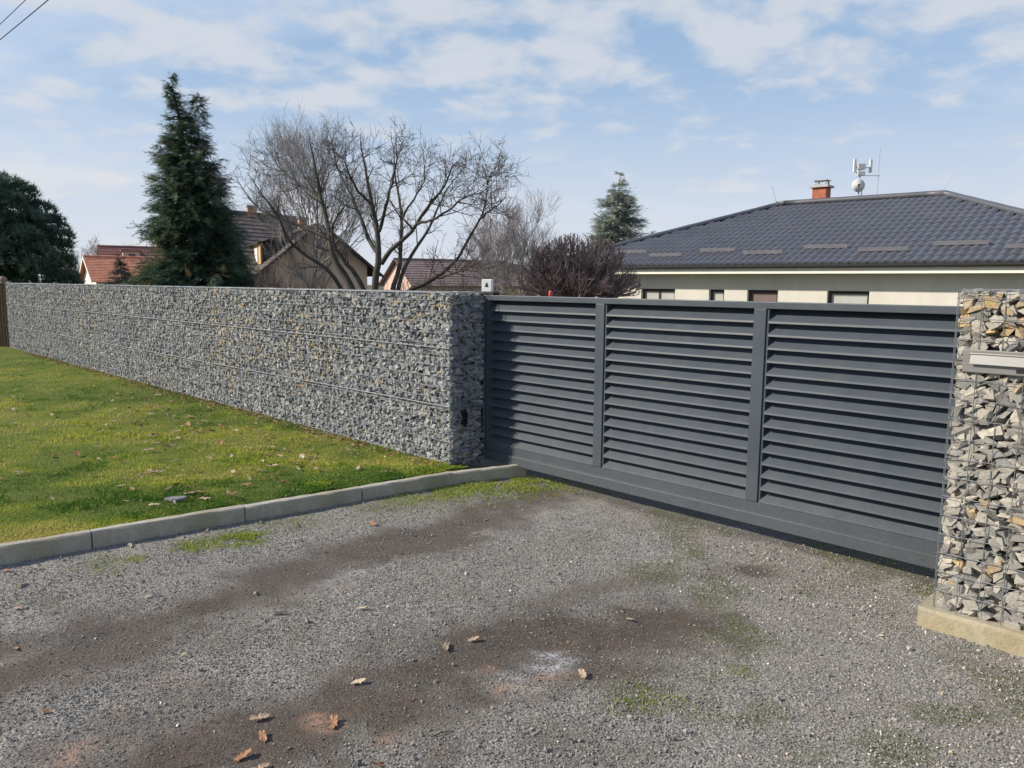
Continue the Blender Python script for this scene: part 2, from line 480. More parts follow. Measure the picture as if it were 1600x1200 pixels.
M_gutter = simple('dark_gutter', (0.035, 0.037, 0.042), 0.45, 0.1)
M_winframe = simple('brown_window_frame', (0.045, 0.036, 0.032), 0.5, 0.1)
M_wf_white = simple('white_window_frame', (0.75, 0.75, 0.73), 0.5, 0.05)
def glass(name, c, rough=0.06):
    m = NM(name, rough, spec=0.7)
    m.color(m.mix(m.rng(m.noise(1.3, 3), 0.35, 0.7), tuple(x * 0.7 for x in c), c))
    return m.m
M_glass = glass('dark_window_glass', (0.05, 0.055, 0.06))
M_blind = simple('pale_window_pane', (0.42, 0.43, 0.40), 0.7, 0.08, 3)  # flat pale colour for the window panes
M_blind_b = simple('brown_roller_blind', (0.17, 0.125, 0.115), 0.7, 0.08, 3)
M_brick_red = simple('red_chimney_brick', (0.40, 0.135, 0.085), 0.9, 0.25, 14, bump=0.3)
M_brick_or = simple('orange_brick', (0.42, 0.24, 0.16), 0.9, 0.25, 10, bump=0.3)
M_slate = simple('brown_slate', (0.115, 0.098, 0.092), 0.85, 0.35, 3.5, bump=0.3)
M_slate_d = simple('dark_felt', (0.048, 0.046, 0.050), 0.85, 0.25, 3.5, bump=0.2)
M_mauve = simple('mauve_brown_tile', (0.25, 0.18, 0.165), 0.9, 0.2, 2.2, bump=0.2)
M_terra = simple('terracotta_tile', (0.60, 0.25, 0.15), 0.9, 0.2, 2.5, bump=0.2)
M_maroon = simple('maroon_tile', (0.22, 0.10, 0.085), 0.9, 0.2, 2.2, bump=0.2)
M_yellow_trim = simple('yellow_trim', (0.62, 0.46, 0.22), 0.7, 0.1)
M_mortar = simple('grey_concrete_cap', (0.42, 0.41, 0.39), 0.9, 0.15, bump=0.2)
M_brush = simple('dark_brushwood', (0.105, 0.066, 0.040), 0.95, 0.45, 18, bump=0.5, sc=(6, 6, 0.6))
M_red = simple('red_plastic', (0.62, 0.06, 0.05), 0.5, 0.05)
M_cable = simple('power_cable', (0.03, 0.03, 0.035), 0.6, 0.1)
M_galv = simple('galvanised_steel', (0.50, 0.51, 0.52), 0.45, 0.12, metal=0.5)
M_ant = simple('antenna_housing', (0.66, 0.66, 0.63), 0.5, 0.08)

# ================================================================ THE GROUND
KD = np.array([0.8025, 0.5966]); KP = np.array([0.5966, -0.8025])      # along the kerb, and across it to the drive
K0 = np.array([-3.22, 4.665])
def kab(x, y):
    return (x - K0[0]) * KD[0] + (y - K0[1]) * KD[1], (x - K0[0]) * KP[0] + (y - K0[1]) * KP[1]
def wall_n(x, y):
    return (x - A[0]) * N[0] + (y - A[1]) * N[1]
def wall_s(x, y):
    return (x - A[0]) * U[0] + (y - A[1]) * U[1]

# land: one sheet to the horizon, falling away behind the wall
def land_z(x, y):
    n = wall_n(x, y)
    return -0.06 - 0.50 * sstep(0.8, 6, n) - 0.6 * sstep(8, 40, n) - 0.6 * sstep(40, 90, n)
g = np.unique(np.concatenate([np.linspace(-30, 30, 61), np.linspace(30, 120, 25), -np.linspace(30, 120, 25), np.linspace(120, 900, 9), -np.linspace(120, 900, 9)]))
gx, gy = np.meshgrid(g, g, indexing='ij')
gz = land_z(gx, gy) + 0.03 * (fbm(gx, gy, 0.3, 5) - 0.5)
def grid_faces(nx, ny):
    i, j = np.meshgrid(np.arange(nx - 1), np.arange(ny - 1), indexing='ij')
    a = i * ny + j
    return np.stack([a, a + ny, a + ny + 1, a + 1], axis=-1).reshape(-1, 4)
tag(add('ground', make_mesh('ground', np.stack([gx, gy, gz], -1).reshape(-1, 3), grid_faces(len(g), len(g)), [M_field], smooth=True)),
    'rough grassy ground sloping away behind the wall', kind='structure')

# gravel drive
def seg_dist(x, y, pts):
    d = np.full(np.shape(x), 1e9)
    for (ax, ay), (bx, by) in zip(pts[:-1], pts[1:]):
        vx, vy = bx - ax, by - ay
        t = np.clip(((x - ax) * vx + (y - ay) * vy) / (vx * vx + vy * vy + 1e-9), 0, 1)
        d = np.minimum(d, np.hypot(x - ax - t * vx, y - ay - t * vy))
    return d
def gp(*pxs):
    return [tuple(on_ground(*q)[:2]) for q in pxs]
TRACK1 = gp((850, 772), (700, 822), (560, 860), (400, 915), (200, 985), (0, 1050), (-300, 1150))
TRACK2 = gp((1090, 965), (960, 985), (760, 1010), (640, 1070), (470, 1130), (300, 1200), (100, 1300))
TRACK3 = gp((1180, 885), (1000, 905), (820, 950))
def drive_masks(x, y):
    w1 = fbm(x, y, 2.3, 21); w2 = fbm(x, y, 7.0, 31); w3 = fbm(x, y, 0.9, 41)
    d1 = seg_dist(x, y, TRACK1); d2 = seg_dist(x, y, TRACK2); d3 = seg_dist(x, y, TRACK3)
    dirt_and_dark = np.maximum.reduce([0.92 * sstep(0.50, 0.04, d1 + 0.70 * (w1 - 0.5) + 0.45 * (w2 - 0.5)),
                              1.0 * sstep(0.52, 0.06, d2 + 0.62 * (w1 - 0.5) + 0.45 * (w2 - 0.5)),
                              0.6 * sstep(0.22, 0.02, d3 + 0.3 * (w1 - 0.5))])
    dirt_and_dark = np.clip(dirt_and_dark + 0.6 * sstep(0.53, 0.68, w1) * sstep(5.0, 2.8, y) * sstep(0.9, 0.0, x), 0, 1)
    n_ = wall_n(x, y); dirt_and_dark = np.maximum(dirt_and_dark, 0.75 * sstep(0.26, 0.44, n_ + 0.35 * (w2 - 0.5)))  # same mask also darkens the ground from the gate line inwards
    for px, py, rr_, a_ in ((1060, 962, .30, 1), (950, 985, .30, .95), (830, 1000, .28, .9), (700, 1030, .25, .85), (655, 1088, .16, 1), (1150, 888, .10, .9), (640, 850, .3, .6), (450, 905, .3, .6), (420, 1150, .28, .75), (300, 1110, .25, .5), (150, 1000, .3, .5)):
        c = on_ground(px, py)
        dirt_and_dark = np.maximum(dirt_and_dark, a_ * sstep(rr_ * 1.25, rr_ * 0.35, np.hypot((x - c[0]) * 0.75, y - c[1]) + 0.42 * (w1 - 0.5) + 0.22 * (w2 - 0.5)))
    clay = np.zeros_like(x); pale = np.zeros_like(x); moss = np.zeros_like(x)
    for px, py, r, a in ((500, 1110, .06, .8), (790, 1070, .07, 1), (840, 1050, .06, 1), (905, 1055, .05, .8), (760, 1040, .04, .5), (420, 1115, .05, .5), (180, 1105, .06, .6),
                         (110, 1170, .07, .6), (530, 920, .06, .4), (640, 1075, .05, .7), (790, 1078, .05, .8), (520, 1125, .05, .6), (600, 1150, .06, .4), (880, 1000, .08, .4), (260, 1060, .06, .4)):
        c = on_ground(px, py)
        clay = np.maximum(clay, a * sstep(r * 1.5, r * 0.2, np.hypot((x - c[0]) * 0.8, y - c[1]) + 0.10 * (w2 - 0.5)))
    clay = clay * (0.25 + 1.1 * sstep(.42, .62, fbm(x, y, 13, 55, 3)))
    for px, py, r, a in ((850, 1028, .10, 1), (800, 1052, .06, .8), (885, 1018, .06, .9), (760, 1058, .04, .7), (560, 893, .09, .7), (520, 905, .09, .5), (870, 800, .5, .22), (1050, 830, .6, .2)):
        c = on_ground(px, py)
        pale = np.maximum(pale, a * sstep(r * 1.5, r * 0.2, np.hypot((x - c[0]) * 0.8, y - c[1]) + 0.12 * (w2 - 0.5)))
    pale = pale * (0.2 + 1.1 * sstep(.40, .60, fbm(x, y, 10, 57, 3)))
    for px, py, r, a in ((370, 840, .14, 1), (300, 852, .10, .9), (160, 878, .16, .8), (215, 872, .07, .8), (1010, 1090, .13, 1), (960, 1100, .1, .8), (1150, 1045, .08, .8), (1190, 1110, .1, .7),
                         (700, 770, .3, .8), (790, 757, .35, .9), (610, 790, .25, .6), (1300, 850, .15, .5), (1120, 990, .12, .6), (1180, 1010, .1, .5), (470, 985, .07, .5), (60, 930, .08, .5), (1420, 880, .2, .6), (450, 815, .2, .5), (1260, 1180, .1, .6)):
        c = on_ground(px, py)
        moss = np.maximum(moss, a * sstep(r * 1.5, r * 0.2, np.hypot((x - c[0]) * 0.8, y - c[1]) + 0.22 * (w2 - 0.5)))
    moss = np.maximum(moss, 0.85 * sstep(0.55, 0.70, fbm(x, y, 3.1, 77)) * sstep(0.2, 1.0, x))
    return dirt_and_dark, clay, pale, moss
def drive_z(x, y):
    d1 = seg_dist(x, y, TRACK1); d2 = seg_dist(x, y, TRACK2)
    z = 0.030 * (fbm(x, y, 1.1, 61) - 0.5) + 0.014 * (fbm(x, y, 9.0, 62) - 0.5)
    z = z - 0.018 * sstep(0.5, 0.0, d1) - 0.018 * sstep(0.5, 0.0, d2)
    n_ = wall_n(x, y); z = z - 0.012 * sstep(0.34, 0.46, n_)
    return z - 0.012
ga = np.arange(-6, 11.01, 0.045); gb = np.arange(-3.0, 9.01, 0.045)
ka, kb = np.meshgrid(ga, gb, indexing='ij')
dx = K0[0] + ka * KD[0] + kb * KP[0]; dy = K0[1] + ka * KD[1] + kb * KP[1]
dz = drive_z(dx, dy)
F = grid_faces(len(ga), len(gb))
fa = ka.ravel()[F].mean(1); fb = kb.ravel()[F].mean(1)
fn_ = wall_n(dx.ravel()[F].mean(1), dy.ravel()[F].mean(1))
F = F[(fb > -0.03) | ((fa > 3.55) & (fn_ > 0.02)) ]
dirt_and_dark, clay, pale, moss = drive_masks(dx.ravel(), dy.ravel())
tag(add('gravel_drive', make_mesh('gravel_drive', np.stack([dx, dy, dz], -1).reshape(-1, 3), F, [M_gravel], smooth=True,
        attrs=dict(dirt_and_dark=dirt_and_dark, clay=clay, pale=pale, moss=moss))), 'grey gravel drive with dark wheel tracks leading to the gate', kind='structure')

# lawn
def lawn_z(x, y):
    a, b = kab(x, y)
    return 0.072 + 0.035 * (fbm(x, y, 0.8, 71) - 0.5) * sstep(0.1, 0.8, -b) + 0.018 * (fbm(x, y, 6.0, 73) - 0.5) - 0.012 * sstep(0.3, 0.1, -b)
la = np.arange(-26, 5.01, 0.125); lb = np.arange(-18.0, -0.03, 0.125)
ka, kb = np.meshgrid(la, lb, indexing='ij')
lx = K0[0] + ka * KD[0] + kb * KP[0]; ly = K0[1] + ka * KD[1] + kb * KP[1]
F = grid_faces(len(la), len(lb))
F = F[(wall_n(lx, ly).ravel()[F].mean(1) < 0.10) & (wall_s(lx, ly).ravel()[F].mean(1) < 0.25)]
tag(add('lawn', make_mesh('lawn', np.stack([lx, ly, lawn_z(lx, ly)], -1).reshape(-1, 3), F, [M_lawn], smooth=True)),
    'green lawn between the kerb and the gabion wall', kind='structure')

# kerb
kerb = thing('kerb', 'low grey concrete kerb between lawn and gravel drive', None, (K0[0], K0[1], 0), atan2(KD[1], KD[0]), kind='structure')
def kerb_mesh(L, seed):
    r = random.Random(seed); mb = MB()
    n = 12; w = 0.085; h = 0.098; c = 0.010
    for i in range(n + 1):
        x = L * i / n
        j = lambda s=0.0022: r.uniform(-s, s)
        mb.verts([(x, 0 + j(), -0.1), (x, 0 + j(), h - c + j()), (x, -c + j(), h + j()), (x, -w + c + j(), h + j()), (x, -w + j(), h - c + j()), (x, -w, -0.1)])
    for i in range(n):
        for q in range(5):
            a = i * 6 + q
            mb.F.append((a, a + 6, a + 7, a + 1))
    mb.F.append((0, 1, 2, 3, 4, 5)); k = n * 6; mb.F.append((k + 5, k + 4, k + 3, k + 2, k + 1, k))
    return make_mesh('kerb_stone', mb.V, mb.F, [M_kerb])
a137 = kab(*on_ground(137, 822, .1)[:2])[0]
joints = [a137 - 4.0, a137 - 3, a137 - 2, a137 - 1.0, a137, kab(*on_ground(372, 784, .1)[:2])[0], kab(*on_ground(557, 757, .1)[:2])[0], kab(*on_ground(700, 735, .1)[:2])[0]]
for i in range(len(joints) - 1):
    o = add('kerb_stone', kerb_mesh(joints[i + 1] - joints[i] - 0.008, i), kerb)
    o.location = (joints[i] + 0.004, random.uniform(-.004, .004), random.uniform(-.004, .003))
    o.rotation_euler = (random.uniform(-.02, .02), 0, random.uniform(-.004, .004))
p0 = on_ground(701, 735, .1)[:2]; p1 = on_ground(815, 722, .1)[:2]
o = add('kerb_stone', kerb_mesh(float(np.hypot(*(p1 - p0))), 99), kerb)
a, b = kab(*p0); o.location = (a + 0.004, -b, -0.006)
o.rotation_euler = (0, 0, atan2(p1[1] - p0[1], p1[0] - p0[0]) - atan2(KD[1], KD[0]))

# ================================================================ GABION WALL AND PILLAR
def hull(seed):
    r = np.random.default_rng(seed)
    p = np.array([(a, b, c) for a in (-1, 1) for b in (-1, 1) for c in (-1, 1)], float)
    p *= r.uniform(0.62, 1.0, (8, 3))
    for c_ in r.choice(8, r.integers(1, 4), replace=False):      # knock corners off
        p[c_] *= np.where(np.arange(3) == r.integers(0, 3), r.uniform(-.3, .4), 1.0)
    p[:, 0] += p[:, 2] * r.uniform(-.6, .6); p[:, 2] += p[:, 0] * r.uniform(-.3, .3)
    p -= (p.max(axis=0) + p.min(axis=0)) / 2
    p /= np.abs(p).max(axis=0)
    bm = bmesh.new()
    for v in p: bm.verts.new(v)
    bmesh.ops.convex_hull(bm, input=bm.verts)
    bmesh.ops.delete(bm, geom=[v for v in bm.verts if not v.link_faces], context='VERTS')
    bm.verts.index_update()
    V = np.array([v.co[:] for v in bm.verts]); F = np.array([[v.index for v in f.verts] for f in bm.faces if len(f.verts) == 3])
    bm.free()
    return V, F
HULLS = [hull(s) for s in range(24)]
def euler_mats(e):
    cx_, sx_ = np.cos(e[:, 0]), np.sin(e[:, 0]); cy, sy = np.cos(e[:, 1]), np.sin(e[:, 1]); cz, sz = np.cos(e[:, 2]), np.sin(e[:, 2])
    R_ = np.empty((len(e), 3, 3))
    R_[:, 0, 0] = cz * cy; R_[:, 0, 1] = cz * sy * sx_ - sz * cx_; R_[:, 0, 2] = cz * sy * cx_ + sz * sx_
    R_[:, 1, 0] = sz * cy; R_[:, 1, 1] = sz * sy * sx_ + cz * cx_; R_[:, 1, 2] = sz * sy * cx_ - cz * sx_
    R_[:, 2, 0] = -sy; R_[:, 2, 1] = cy * sx_; R_[:, 2, 2] = cy * cx_
    return R_
def joined(pos, eul, scl, hid, tint, lib):
    Vs, Fs, Ts, k = [], [], [], 0
    for h in range(len(lib)):
        q = np.where(hid == h)[0]
        if not len(q): continue
        V, F_ = lib[h]
        X = V[None] * scl[q][:, None]
        X = np.einsum('nij,nkj->nki', euler_mats(eul[q]), X) + pos[q][:, None]
        Vs.append(X.reshape(-1, 3)); Fs.append((F_[None] + (np.arange(len(q)) * len(V))[:, None, None]).reshape(-1, F_.shape[1]) + k)
        Ts.append(np.repeat(tint[q], len(V))); k += len(q) * len(V)
    return np.concatenate(Vs), np.concatenate(Fs), np.concatenate(Ts)
def face_stones(s0, s1, z0, z1, ps, pz, layers=2):
    """positions on a face: returns (along, height, inward) arrays and sizes"""
    out = []
    for L in range(layers):
        rows = int((z1 - z0) / pz); cols = int((s1 - s0) / ps)
        zz_ = (np.arange(rows) + 0.5) * (z1 - z0) / rows + z0
        ss_ = (np.arange(cols) + 0.5) * (s1 - s0) / cols + s0
        sg, zg = np.meshgrid(ss_, zz_)
        off = (np.arange(rows) % 2)[:, None] * 0.5 * ps + L * 0.31 * ps
        sg = sg + off * 0.9 + rng.normal(0, ps * 0.20, sg.shape); zg = zg + rng.normal(0, pz * 0.20, zg.shape) + L * 0.5 * pz
        k = (sg > s0 + ps * 0.35) & (sg < s1 - ps * 0.35) & (zg > z0 + pz * 0.3) & (zg < z1 - pz * 0.35)
        sg, zg = sg[k], zg[k]
        out.append(np.stack([sg, zg, np.full(len(sg), L * 0.055), np.full(len(sg), L)], -1))
    return np.concatenate(out)
def tints(n, x, z, ochre):
    c = fbm(x * 1.0, z * 1.6, 0.9, 91, 2)
    t = np.clip(rng.beta(1.7, 2.0, n) * 0.76, 0, 0.76)
    po = ochre * (0.35 + 3.0 * sstep(0.52, 0.72, c))
    return np.where(rng.random(n) < po, rng.uniform(0.79, 1.0, n), t)
def build_gabion(root, mat, s0, s1, n0, n1, z0, z1, ps, pz, size, ochre, cam_local, front_parts=300, ends=(True, True)):
    """stones along the front (n0), the two ends and the top; local axes: x along, y inwards, z up"""
    P, Sc, E = [], [], []
    sz = lambda n: np.stack([rng.uniform(0.65, 1.5, n) * size[0], rng.uniform(0.8, 1.25, n) * size[1], rng.uniform(0.62, 1.35, n) * size[2]], -1) * rng.uniform(0.85, 1.15, (n, 1))
    f = face_stones(s0, s1, z0, z1, ps, pz)
    sc = sz(len(f)); P.append(np.stack([f[:, 0], n0 + sc[:, 1] * 0.95 + f[:, 2] + rng.uniform(-0.012, 0.010, len(f)), f[:, 1]], -1)); Sc.append(sc)
    E.append(np.stack([rng.normal(0, .25, len(f)), rng.normal(0, .55, len(f)), rng.normal(0, .25, len(f))], -1))
    for which, on in zip((s1, s0), ends):
        if not on: continue
        f = face_stones(n0, n1, z0, z1, ps * 0.95, pz)
        sc = sz(len(f)); inn = sc[:, 1] * 0.95 + f[:, 2] + rng.uniform(-0.012, 0.010, len(f))
        x = which - inn if which == s1 else which + inn
        sc = sc[:, [1, 0, 2]]
        P.append(np.stack([x, f[:, 0], f[:, 1]], -1)); Sc.append(sc)
        E.append(np.stack([rng.normal(0, .42, len(f)), rng.normal(0, .25, len(f)), rng.normal(0, .22, len(f))], -1))
    f = face_stones(s0, s1, n0, n1, ps * 1.05, ps * 0.9, 1)
    sc = sz(len(f)); P.append(np.stack([f[:, 0], f[:, 1], z1 - sc[:, 2] * 0.95 - rng.uniform(-0.012, 0.02, len(f))], -1)); Sc.append(sc)
    E.append(np.stack([rng.normal(0, .3, len(f)), rng.normal(0, .3, len(f)), rng.uniform(0, 6, len(f))], -1))
    P, Sc, E = map(np.concatenate, (P, Sc, E))
    n = len(P)
    hid = rng.integers(0, len(HULLS), n); ti = tints(n, P[:, 0] + P[:, 1], P[:, 2], ochre)
    d = np.linalg.norm(P - cam_local, axis=1) + 100 * ((P[:, 1] > n0 + 0.10) & (P[:, 0] < s1 - 0.10) & (P[:, 0] > s0 + 0.10))
    order = np.argsort(d); near = order[:front_parts]; rest = order[front_parts:]
    lo = np.array([s0 - 0.004 if ends[1] else -1e9, n0 - 0.004, z0 - 0.03]); hi = np.array([s1 + 0.004 if ends[0] else 1e9, n1 + 0.004, z1 + 0.012])
    Rn = euler_mats(E)
    for i in near:                    # broken faces lie flat against the mesh
        X = np.clip((HULLS[hid[i]][0] * Sc[i]) @ Rn[i].T + P[i], lo, hi) - P[i]
        o = add('stone', make_mesh('stone', X, HULLS[hid[i]][1], [mat], attrs=dict(tint=np.full(len(X), ti[i]))), root)
        o.location = P[i]
    V, F_, T = joined(P[rest], E[rest], Sc[rest], hid[rest], ti[rest], HULLS)
    V = np.clip(V, lo, hi)
    tag(add('rubble_fill', make_mesh('rubble_fill', V, F_, [mat], attrs=dict(tint=T)), root), kind='stuff')
    mb = MB(); i_ = 0.085
    mb.box((s0 + i_, n0 + i_, z0), (s1 - i_, n1 - i_, z1 - 0.06)); mb.build('core', M_core, root)
def wires(root, name, lines, r):
    P_ = np.array(lines, dtype=float)
    V, F_ = tubes(P_, np.full(P_.shape[:2], r), 4)
    return add(name, make_mesh(name, V, F_, [M_wire]), root)
def arange(a, b, st):
    return list(np.arange(a, b + 1e-6, st))

WZ0, WZ1, WT = 0.04, 1.655, 0.415
wall = thing('gabion_wall', 'long gabion wall of grey broken stone in wire mesh behind the lawn', 'wall', A, WALL_YAW)
WL = 17.0
caml = lambda: np.array([(np.array([0, 0, CAM_H]) - A) @ U, (np.array([0, 0, CAM_H]) - A) @ N, CAM_H])
build_gabion(wall, M_stone, -WL, 0.0, 0.0, WT, WZ0, WZ1, 0.046, 0.034, (0.0300, 0.034, 0.0205), 0.055, caml())
L_ = []
for s in arange(-WL, 0.0, 0.1):
    L_.append([(s, -0.006, WZ0), (s, -0.004, WZ1)])
wires(wall, 'wire_mesh', L_, 0.0021)
L_ = [[(-WL, -0.010, z), (0.006, -0.010, z)] for z in arange(WZ0 + 0.05, WZ1, 0.1)]
wires(wall, 'wire_mesh', L_, 0.0021)
wires(wall, 'wire_mesh', [[(0.006, n_, WZ0), (0.006, n_, WZ1)] for n_ in arange(0.0, WT, 0.1)] + [[(0.010, 0, z), (0.010, WT, z)] for z in arange(WZ0 + 0.05, WZ1, 0.1)], 0.0021)
wires(wall, 'wire_mesh', [[(s, 0, WZ1 + 0.003), (s, WT, WZ1 + 0.003)] for s in arange(-WL, 0.0, 0.1)] + [[(-WL, n_, WZ1 + 0.007), (0, n_, WZ1 + 0.007)] for n_ in arange(0.0, WT, 0.1)], 0.0021)
for z in (WZ0 + 0.58, WZ0 + 1.115, WZ1 + 0.002):
    wires(wall, 'joint_wire', [[(-WL, -0.016, z), (-WL / 2, -0.016, z + 0.004), (0.0, -0.016, z)]], 0.0042)
    wires(wall, 'joint_wire', [[(0.014, 0, z), (0.014, WT / 2, z), (0.014, WT, z)]], 0.0036)
for s in np.arange(-WL, 0.01, 2.0 if WL % 2 == 0 else 17 / 8):
    wires(wall, 'joint_wire', [[(s, -0.013, WZ0), (s, -0.013, (WZ0 + WZ1) / 2), (s, -0.013, WZ1)]], 0.0032)

# black oval photocell in the end face
pc = thing('photocell', 'black oval photocell set low in the shaded end face of the gabion wall', 'sensor', wp(0.0, 0.16, 0.50), WALL_YAW)
mb = MB(); k = 20
pr = [(0.0, 0.030 * cos(2 * pi * i / k), 0.085 * sin(2 * pi * i / k)) for i in range(k)]
mb.prism(pr, (-0.06, 0, 0), (0.016, 0, 0)); mb.build('housing', M_black, pc, bevel=0.003)
mb = MB(); pr = [(0.0, 0.020 * cos(2 * pi * i / k), 0.062 * sin(2 * pi * i / k)) for i in range(k)]
mb.prism(pr, (0.0165, 0, 0), (0.020, 0, 0)); mb.build('lens', glass('dark_lens', (0.01, 0.01, 0.012)), pc)

PS0, PN0 = 4.160, -0.213
pillar = thing('gabion_pillar', 'gabion pillar of warm grey stones on a stained concrete foot right of the gate', 'pillar', wp(PS0, PN0), WALL_YAW)
PL, PT = 1.3, 0.56
cl = caml() - np.array([PS0, PN0, 0])
build_gabion(pillar, M_stone_w, 0.0, PL, 0.0, PT, 0.095, 1.725, 0.052, 0.036, (0.0350, 0.036, 0.0225), 0.085, cl)
wires(pillar, 'wire_mesh', [[(s, -0.008, 0.09), (s, -0.008, 1.725)] for s in arange(0.0, PL, 0.1)], 0.0020)
wires(pillar, 'wire_mesh', [[(-0.006, -0.013, z), (PL, -0.013, z)] for z in arange(0.19, 1.70, 0.1)] + [[(-0.006, -0.013, z), (PL, -0.013, z)] for z in (0.09, 1.727)], 0.0021)
wires(pillar, 'wire_mesh', [[(-0.008, n_, 0.09), (-0.008, n_, 1.725)] for n_ in arange(0.0, PT, 0.1)] + [[(-0.013, 0, z), (-0.013, PT, z)] for z in arange(0.19, 1.73, 0.1)], 0.0020)
wires(pillar, 'wire_mesh', [[(s, 0, 1.729), (s, PT, 1.729)] for s in arange(0.0, PL, 0.1)] + [[(0, n_, 1.733), (PL, n_, 1.733)] for n_ in arange(0.0, PT, 0.1)], 0.0020)
mb = MB(); r = random.Random(3)
nx = 10
for i in range(nx + 1):
    x = -0.06 + (PL + 0.25) * i / nx
    j = lambda s=0.007: r.uniform(-s, s)
    mb.verts([(x + j(), -0.060 + j(), -0.12), (x + j(), -0.055 + j(), 0.075 + j()), (x + j(), -0.040 + j(), 0.089 + j(.003)), (x + j(), PT + 0.04, 0.089 + j(.003)), (x + j(), PT + 0.05, -0.12)])
for i in range(nx):
    for q in range(4):
        a = i * 5 + q; mb.F.append((a, a + 5, a + 6, a + 1))
mb.F.append((0, 1, 2, 3, 4)); k = nx * 5; mb.F.append((k + 4, k + 3, k + 2, k + 1, k))
mb.build('concrete_foot', M_foot, pillar)

# letterbox set in the pillar
lbx = thing('letterbox', 'stainless steel letterbox front let into the stone pillar', 'letterbox', wp(4.200, PN0, 1.330), WALL_YAW)
mb = MB(); mb.box((0, -0.020, 0.0), (0.42, 0.30, 0.112)); mb.build('faceplate', M_steel, lbx, bevel=0.003)
Mx = Matrix.Translation((0.035, -0.022, 0.092)) @ Matrix.Rotation(radians(-14), 4, 'X')
mb = MB(); mb.box((0, -0.006, -0.052), (0.36, 0.0, 0.0), Mx); mb.build('flap', M_steel_l, lbx, bevel=0.0015)
mb = MB(); mb.tube([(0.030, -0.027, 0.093), (0.40, -0.027, 0.093)], 0.006, 8); mb.build('hinge', M_steel, lbx)
mb = MB(); mb.box((0.23, -0.0225, 0.012), (0.395, -0.0190, 0.030)); mb.build('slot', M_black, lbx)

# ================================================================ SLIDING GATE
GN = 0.425
gate = thing('sliding_gate', 'anthracite sliding gate with horizontal louvre slats in three bays', 'gate', wp(0, GN), WALL_YAW)
def gbox(name, a, b, bev=0.003):
    mb = MB(); mb.box(a, b); return mb.build(name, M_gate, gate, bevel=bev)
GX0, GX1 = -0.70, 4.72
gbox('top_rail', (GX0, 0.0, 1.588), (GX1, 0.11, 1.634))
gbox('bottom_rail', (GX0, -0.012, 0.074), (GX1, 0.07, 0.157))
gbox('skirt_panel', (GX0, 0.008, 0.1575), (GX1, 0.045, 0.238), 0.002)
posts = [(-0.70, -0.62), (-0.035, 0.035), (1.325, 1.415), (2.722, 2.812), (4.64, 4.72)]
for a, b in posts:
    gbox('upright', (a, 0.001, 0.2385), (b, 0.109, 1.5875))
    gbox('frame_profile', (b + 0.0005, 0.012, 0.2385), (b + 0.018, 0.106, 1.5875), 0.001)
gbox('sill_strip', (GX0, -0.009, 0.1572), (GX1, 0.0075, 0.163), 0.001)
NS, Z_LO, Z_HI = 15, 0.243, 1.583
pitch = (Z_HI - Z_LO) / NS
for (a0, a1), (b0, b1) in zip(posts[:-1], posts[1:]):
    if b0 - a1 < 0.3: continue
    x0, x1 = a1 + 0.0185, b0 - 0.0005
    dn_, dz_ = 0.088, pitch * 0.92
    t = 0.006
    prof = [(0, 0.006, 0.0), (0, 0.003, -0.013), (0, 0.007, -0.015), (0, 0.010, -0.004), (0, 0.006 + dn_ + 0.003, dz_ - 0.008), (0, 0.006 + dn_, dz_)]
    mb = MB(); mb.prism(prof, (x0, 0, 0), (x1, 0, 0))
    me = make_mesh('slat', mb.V, mb.F, [M_gate])
    for i in range(NS):
        o = add('slat', me, gate); o.location = (0, 0, Z_LO + 0.010 + pitch * i)

# white box with a small dark mark on the gate's end
ob = thing('gate_box', 'small white box with a dark mark above the left end of the gate', 'box', wp(-0.005, GN + 0.03, 1.634), WALL_YAW)
c = np.array([0, 0, 0])
mb = MB(); mb.box((-0.10, -0.03, 0.001), (0.11, 0.05, 0.030)); mb.build('holder', M_black, ob, bevel=0.003)
Rz = Matrix.Rotation(radians(30), 4, 'Z')
mb = MB(); mb.box((-0.049, -0.03, 0.031), (0.049, 0.03, 0.148), Rz); mb.build('housing', M_white_pl, ob, bevel=0.006)
mb = MB()
pr = [(-0.016, -0.0305, 0.078), (0.014, -0.0305, 0.078), (0.014, -0.0305, 0.090), (0.006, -0.0305, 0.104), (0.004, -0.0305, 0.120), (-0.004, -0.0305, 0.112), (-0.014, -0.0305, 0.092)]
mb.prism([tuple(Rz @ Vector(p)) for p in pr], (0, 0, 0), tuple(Rz @ Vector((0, -0.002, 0))))
mb.build('mark', M_black, ob)

# red knob on a stake behind the gate
p = at_depth(857, 459, 8.2)
rs = thing('garden_stake', 'thin garden stake with a red knob peeping over the gate rail', 'stake', (p[0], p[1], land_z(p[0], p[1])))
zt = p[2] - rs.location[2]
mb = MB(); mb.tube([(0, 0, -0.1), (0.02, 0, zt - 0.03)], 0.009, 8); mb.build('stake', M_twig, rs)
mb = MB()
mb.tube([(0.02, 0, zt - 0.05), (0.02, 0, zt - 0.02), (0.02, 0, zt + 0.01), (0.02, 0, zt + 0.03), (0.02, 0, zt + 0.04)], [0.012, 0.020, 0.019, 0.012, 0.004], 12)
mb.build('knob', M_red, rs, smooth=True)

